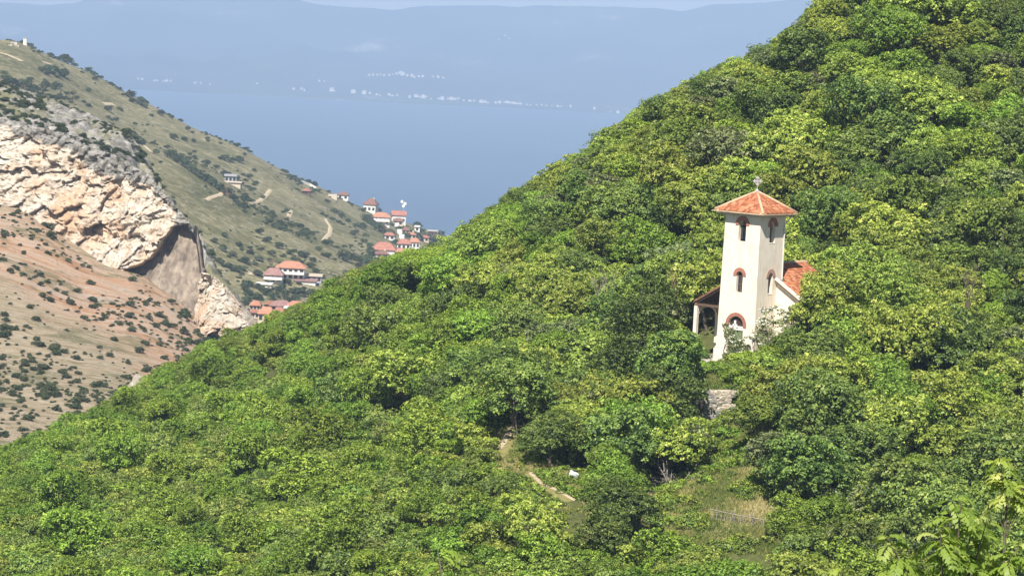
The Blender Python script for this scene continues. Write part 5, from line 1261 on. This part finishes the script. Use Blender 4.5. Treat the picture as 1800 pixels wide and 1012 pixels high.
def small_parts():
    # steps of white wall down through the village
    for q, (x, y, w, h) in enumerate([(697, 402, 7, 10), (702, 412, 8, 9), (706, 421, 9, 9)]):
        p = hit(zB, x, y, 1200, 1640); b = MB(); k = p.y/5000; b.box(-w/2*k, w/2*k, 0, 1.2, -2, h*k); o = b.build('retaining_wall', 'white_paint'); o.location = p
        meta(o, ['upper', 'middle', 'lowest'][q]+' stretch of the white wall stepping down the village', 'wall', 'white walls stepping down the village')
    P = [hit(zB, x, y, 1300, 1600) for x, y in ((515, 316), (530, 321), (545, 327), (556, 333))]; b = MB()
    for i in range(3):
        d = P[i+1]-P[0]; c = P[i]-P[0]; b.add([c+Vector((0, 0, -2)), d+Vector((0, 0, -2)), d+Vector((0, 0, 1.3)), c+Vector((0, 0, 1.3)), c+Vector((0, .6, -2)), d+Vector((0, .6, -2)), d+Vector((0, .6, 1.3)), c+Vector((0, .6, 1.3))], [(0, 1, 2, 3), (4, 7, 6, 5), (3, 2, 6, 7), (0, 4, 5, 1), (0, 3, 7, 4), (1, 5, 6, 2)])
    o = b.build('retaining_wall', 'white_paint'); o.location = P[0]; meta(o, 'long white wall on the crest of the grassy hill', 'wall')
    P = [hit(zB, x, y, 1300, 1600) for x, y in ((577, 345), (586, 349), (594, 352))]; b = MB(); b.box(0, (P[2]-P[0]).x, 0, .6, -5, 1.2); o = b.build('retaining_wall', 'cream_wall'); o.location = P[0]; meta(o, 'short pale wall left of the lone crest house', 'wall')
    p = hit(zB, 44, 80, 1350, 1560); o = empty('survey_pillar', p); meta(o, 'white pillar on the very top of the grassy hill', 'pillar')
    b = MB(); b.box(-.85, .85, -.85, .85, -1, 3.3); b.build('shaft', 'white_paint', o); b = MB(); b.box(-1.0, 1.0, -1.0, 1.0, 3.303, 3.65); b.build('cap', 'concrete', o); b = MB(); b.box(-1.3, 1.3, -1.3, 1.3, -1, .3); b.build('base', 'concrete', o)
    for x, y, r_ in ((25, 78, 1.6), (30, 82, 1.2), (18, 81, 1.0)):
        p = hit(zB, x, y, 1350, 1560); o = link('rock', rock_mesh('rock', int(x), 'stone_pale', 1, .8, .6, 2, .3)); o.location = p; o.scale = (r_*2,)*3; meta(o, f'pale rock on the hilltop left of the white pillar, {"upper" if y == 78 else "right" if y == 82 else "left"} one of three', 'rock', 'rocks by the pillar')
    poles = [(130, 194, 34, 'tall lattice pole on the terraced slope at left'), (400, 362, 24, 'pole on the spur below the grey building'), (398, 346, 22, 'pole below the gully end'), (478, 470, 14, 'pole above the orange-roofed house')]
    tops = []
    for x, y, h, lb in poles:
        p = hit(zB, x, y, 880, 1500); k = p.y/5000; H = h*k; o = empty('utility_pole', p); meta(o, lb, 'utility pole', 'utility poles of the hillside')
        b = MB(); s = .34
        for sx in (-1, 1):
            for sy in (-1, 1): b.tube([(sx*s, sy*s, -1), (sx*.1, sy*.1, H)], .07, 4)
        for q in range(5): z = H*q/5; z1 = H*(q+1)/5; a_ = s*(1-q/5*.7); a2 = s*(1-(q+1)/5*.7); b.tube([(-a_, -a_, z), (a2, -a2, z1)], .045, 4); b.tube([(a_, a_, z), (-a2, a2, z1)], .045, 4)
        b.build('mast', 'wood_brown', o); b = MB(); b.box(-1.1, 1.1, -.07, .07, H-.6, H-.45); b.build('crossarm', 'wood_brown', o)
    p0 = hit(zB, 352, 441, 860, 1300)+Vector((0, 0, 4)); p1 = hit(zB, 478, 470, 880, 1200)+Vector((0, 0, 2.4)); b = MB(); d = p1-p0
    b.tube([Vector((0, 0, 0)) + d*t - Vector((0, 0, 6*t*(1-t))) for t in [q/12 for q in range(13)]], .06, 4); o = b.build('power_cable', 'concrete'); o.location = p0; meta(o, 'pale power cable sagging across the slope beside the cliff', 'cable')
    p = hit(zB, 708, 385, 1300, 1600); o = empty('antenna_mast', p); meta(o, 'thin mast with pale dish antennas beside the crest house', 'antenna'); b = MB(); b.tube([(0, 0, -1), (0, 0, 11)], .12, 5); b.build('mast', 'iron_grey', o)
    for dx, z in ((-.9, 11.2), (.9, 10.2), (0, 8.8)):
        b = MB(); b.tube([(dx, -.3, z), (dx, -.1, z)], [.85, .5], 12); b.build('dish', 'white_paint', o)
    for pts, w in (([(0, 93), (14, 97), (28, 103), (42, 109)], 5.0), ([(253, 256), (262, 264), (270, 270)], 2.2), ([(476, 334), (466, 345), (455, 353), (440, 358)], 1.8), ([(512, 370), (507, 382)], 1.8), ([(572, 384), (581, 400), (579, 412), (568, 424)], 1.8),
                   ([(72, 108), (88, 113)], 2.5), ([(395, 338), (380, 345), (362, 352)], 1.6), ([(430, 470), (445, 485)], 2.5), ([(180, 182), (200, 184)], 2.5)):
        ribbon('dirt_track', zB, pts, w, 'trail_pale', 880, 1560, .25)
small_parts()

# ------------------------------------------------------------------ houses on the far shore
def far_village():
    L1 = [(621, 163, 7), (640, 165, 8), (650, 164, 4), (662, 167, 5), (668, 168, 4), (684, 167, 5), (690, 169, 4), (698, 168, 5), (720, 171, 4), (731, 170, 6), (737, 171, 5), (744, 172, 6), (750, 170, 4), (757, 174, 4), (771, 174, 5), (777, 175, 6), (788, 174, 5), (794, 175, 6), (800, 175, 5), (806, 174, 4), (815, 177, 4),
          (826, 178, 6), (833, 178, 5), (846, 180, 6), (852, 180, 7), (858, 181, 4), (871, 181, 5), (878, 181, 5)] + [(886+q*4.2, 180.5+q*.35, 5) for q in range(8)] + [(926, 184, 4), (932, 185, 4), (943, 184, 3), (952, 185, 4), (960, 186, 4), (970, 186, 3), (980, 187, 4), (986, 187, 4), (1003, 188, 4), (1045, 191, 5), (1073, 197, 3), (1086, 198, 5), (1113, 197, 4), (1119, 198, 5), (1126, 197, 5), (1132, 198, 4)]
    L2 = [(649, 133, 5), (656, 132, 4), (663, 132, 5), (669, 131, 5), (675, 133, 4), (684, 132, 4), (690, 131, 5), (697, 130, 4), (704, 130, 6), (708, 132, 6), (716, 133, 4), (724, 134, 5), (728, 136, 5), (736, 135, 4), (743, 135, 5), (761, 135, 4), (770, 136, 5), (779, 137, 4)]
    L3 = [(243, 139, 4), (250, 140, 4), (271, 142, 4), (276, 142, 4), (287, 143, 4), (293, 143, 5), (300, 143, 4), (343, 146, 4), (353, 146, 4), (369, 148, 4), (452, 147, 4), (516, 157, 5), (530, 157, 5), (535, 159, 4), (561, 143, 4), (570, 143, 4), (583, 160, 7), (588, 160, 4), (877, 70, 3), (895, 68, 3), (888, 63, 3)]
    ms = []
    for q in range(3):
        b = MB(); b.box(-.5, .5, -.4, .4, -1.2, .55); b.prism([(-.54, .555), (.54, .555), (.30 if q else 0, .86)] + ([(-.30, .86)] if q else []), -.45, .45); me = b.mesh('far_house', ['white_paint', 'cream_wall', 'white_paint'][q]); me.materials.append(MATS['roof_red'])
        for p in me.polygons:
            if p.center.z > .56: p.material_index = 1 if q == 1 else 0
        ms.append(me)
    AN = [(630, 165, 'at the left end of the far shore village'), (690, 168, 'on the far shore below the hillside hamlet'), (745, 171, 'on the far shore left of the middle'), (795, 174, 'on the far shore in the middle'), (850, 180, 'on the far shore right of the middle'), (900, 182, 'in the dense row on the far shore'), (955, 185, 'at the thin right end of the far village'), (1040, 190, 'alone on the far shore before the wooded crest'), (1120, 198, 'on the far shore next to the wooded crest'),
          (665, 132, 'at the left of the hamlet above the far shore'), (705, 131, 'in the middle of the hamlet above the far shore'), (740, 135, 'at the right of the hamlet above the far shore'), (775, 136, 'right apart from the hamlet above the shore'), (250, 140, 'on the far shore next to the grassy hill'), (290, 143, 'in the small left group on the far shore'), (355, 147, 'on the far shore above the grassy crest'), (452, 147, 'single on the left far shore'), (530, 158, 'in the pair left of the far village'), (575, 150, 'just left of the far village'), (885, 67, 'on the pale clearing high on the far mountain')]
    items = [(x, y, s, i) for i, (x, y, s) in enumerate(L1+L2+L3)]
    lb = label_all(items, lambda t: 'bright white house' if t[2] >= 6 else ('white house' if t[2] >= 5 else 'tiny pale house'), lambda t: (t[0], t[1]), AN)
    for t, l in zip(items, lb):
        x, y, s, i = t; p = hit(zM, x, y+1, 11300, 17000, 1600); o = link('far_house', ms[0 if s >= 6 else i % 3]); w = s/5000*p.y*(.95 if s < 6 else 1.1)*rnd.uniform(.8, 1.2); h = w*rnd.uniform(.6, .9); o.location = p+Vector((0, 0, h*.3)); o.scale = (w, w, h); meta(o, l, 'house', 'houses across the lake')
far_village()
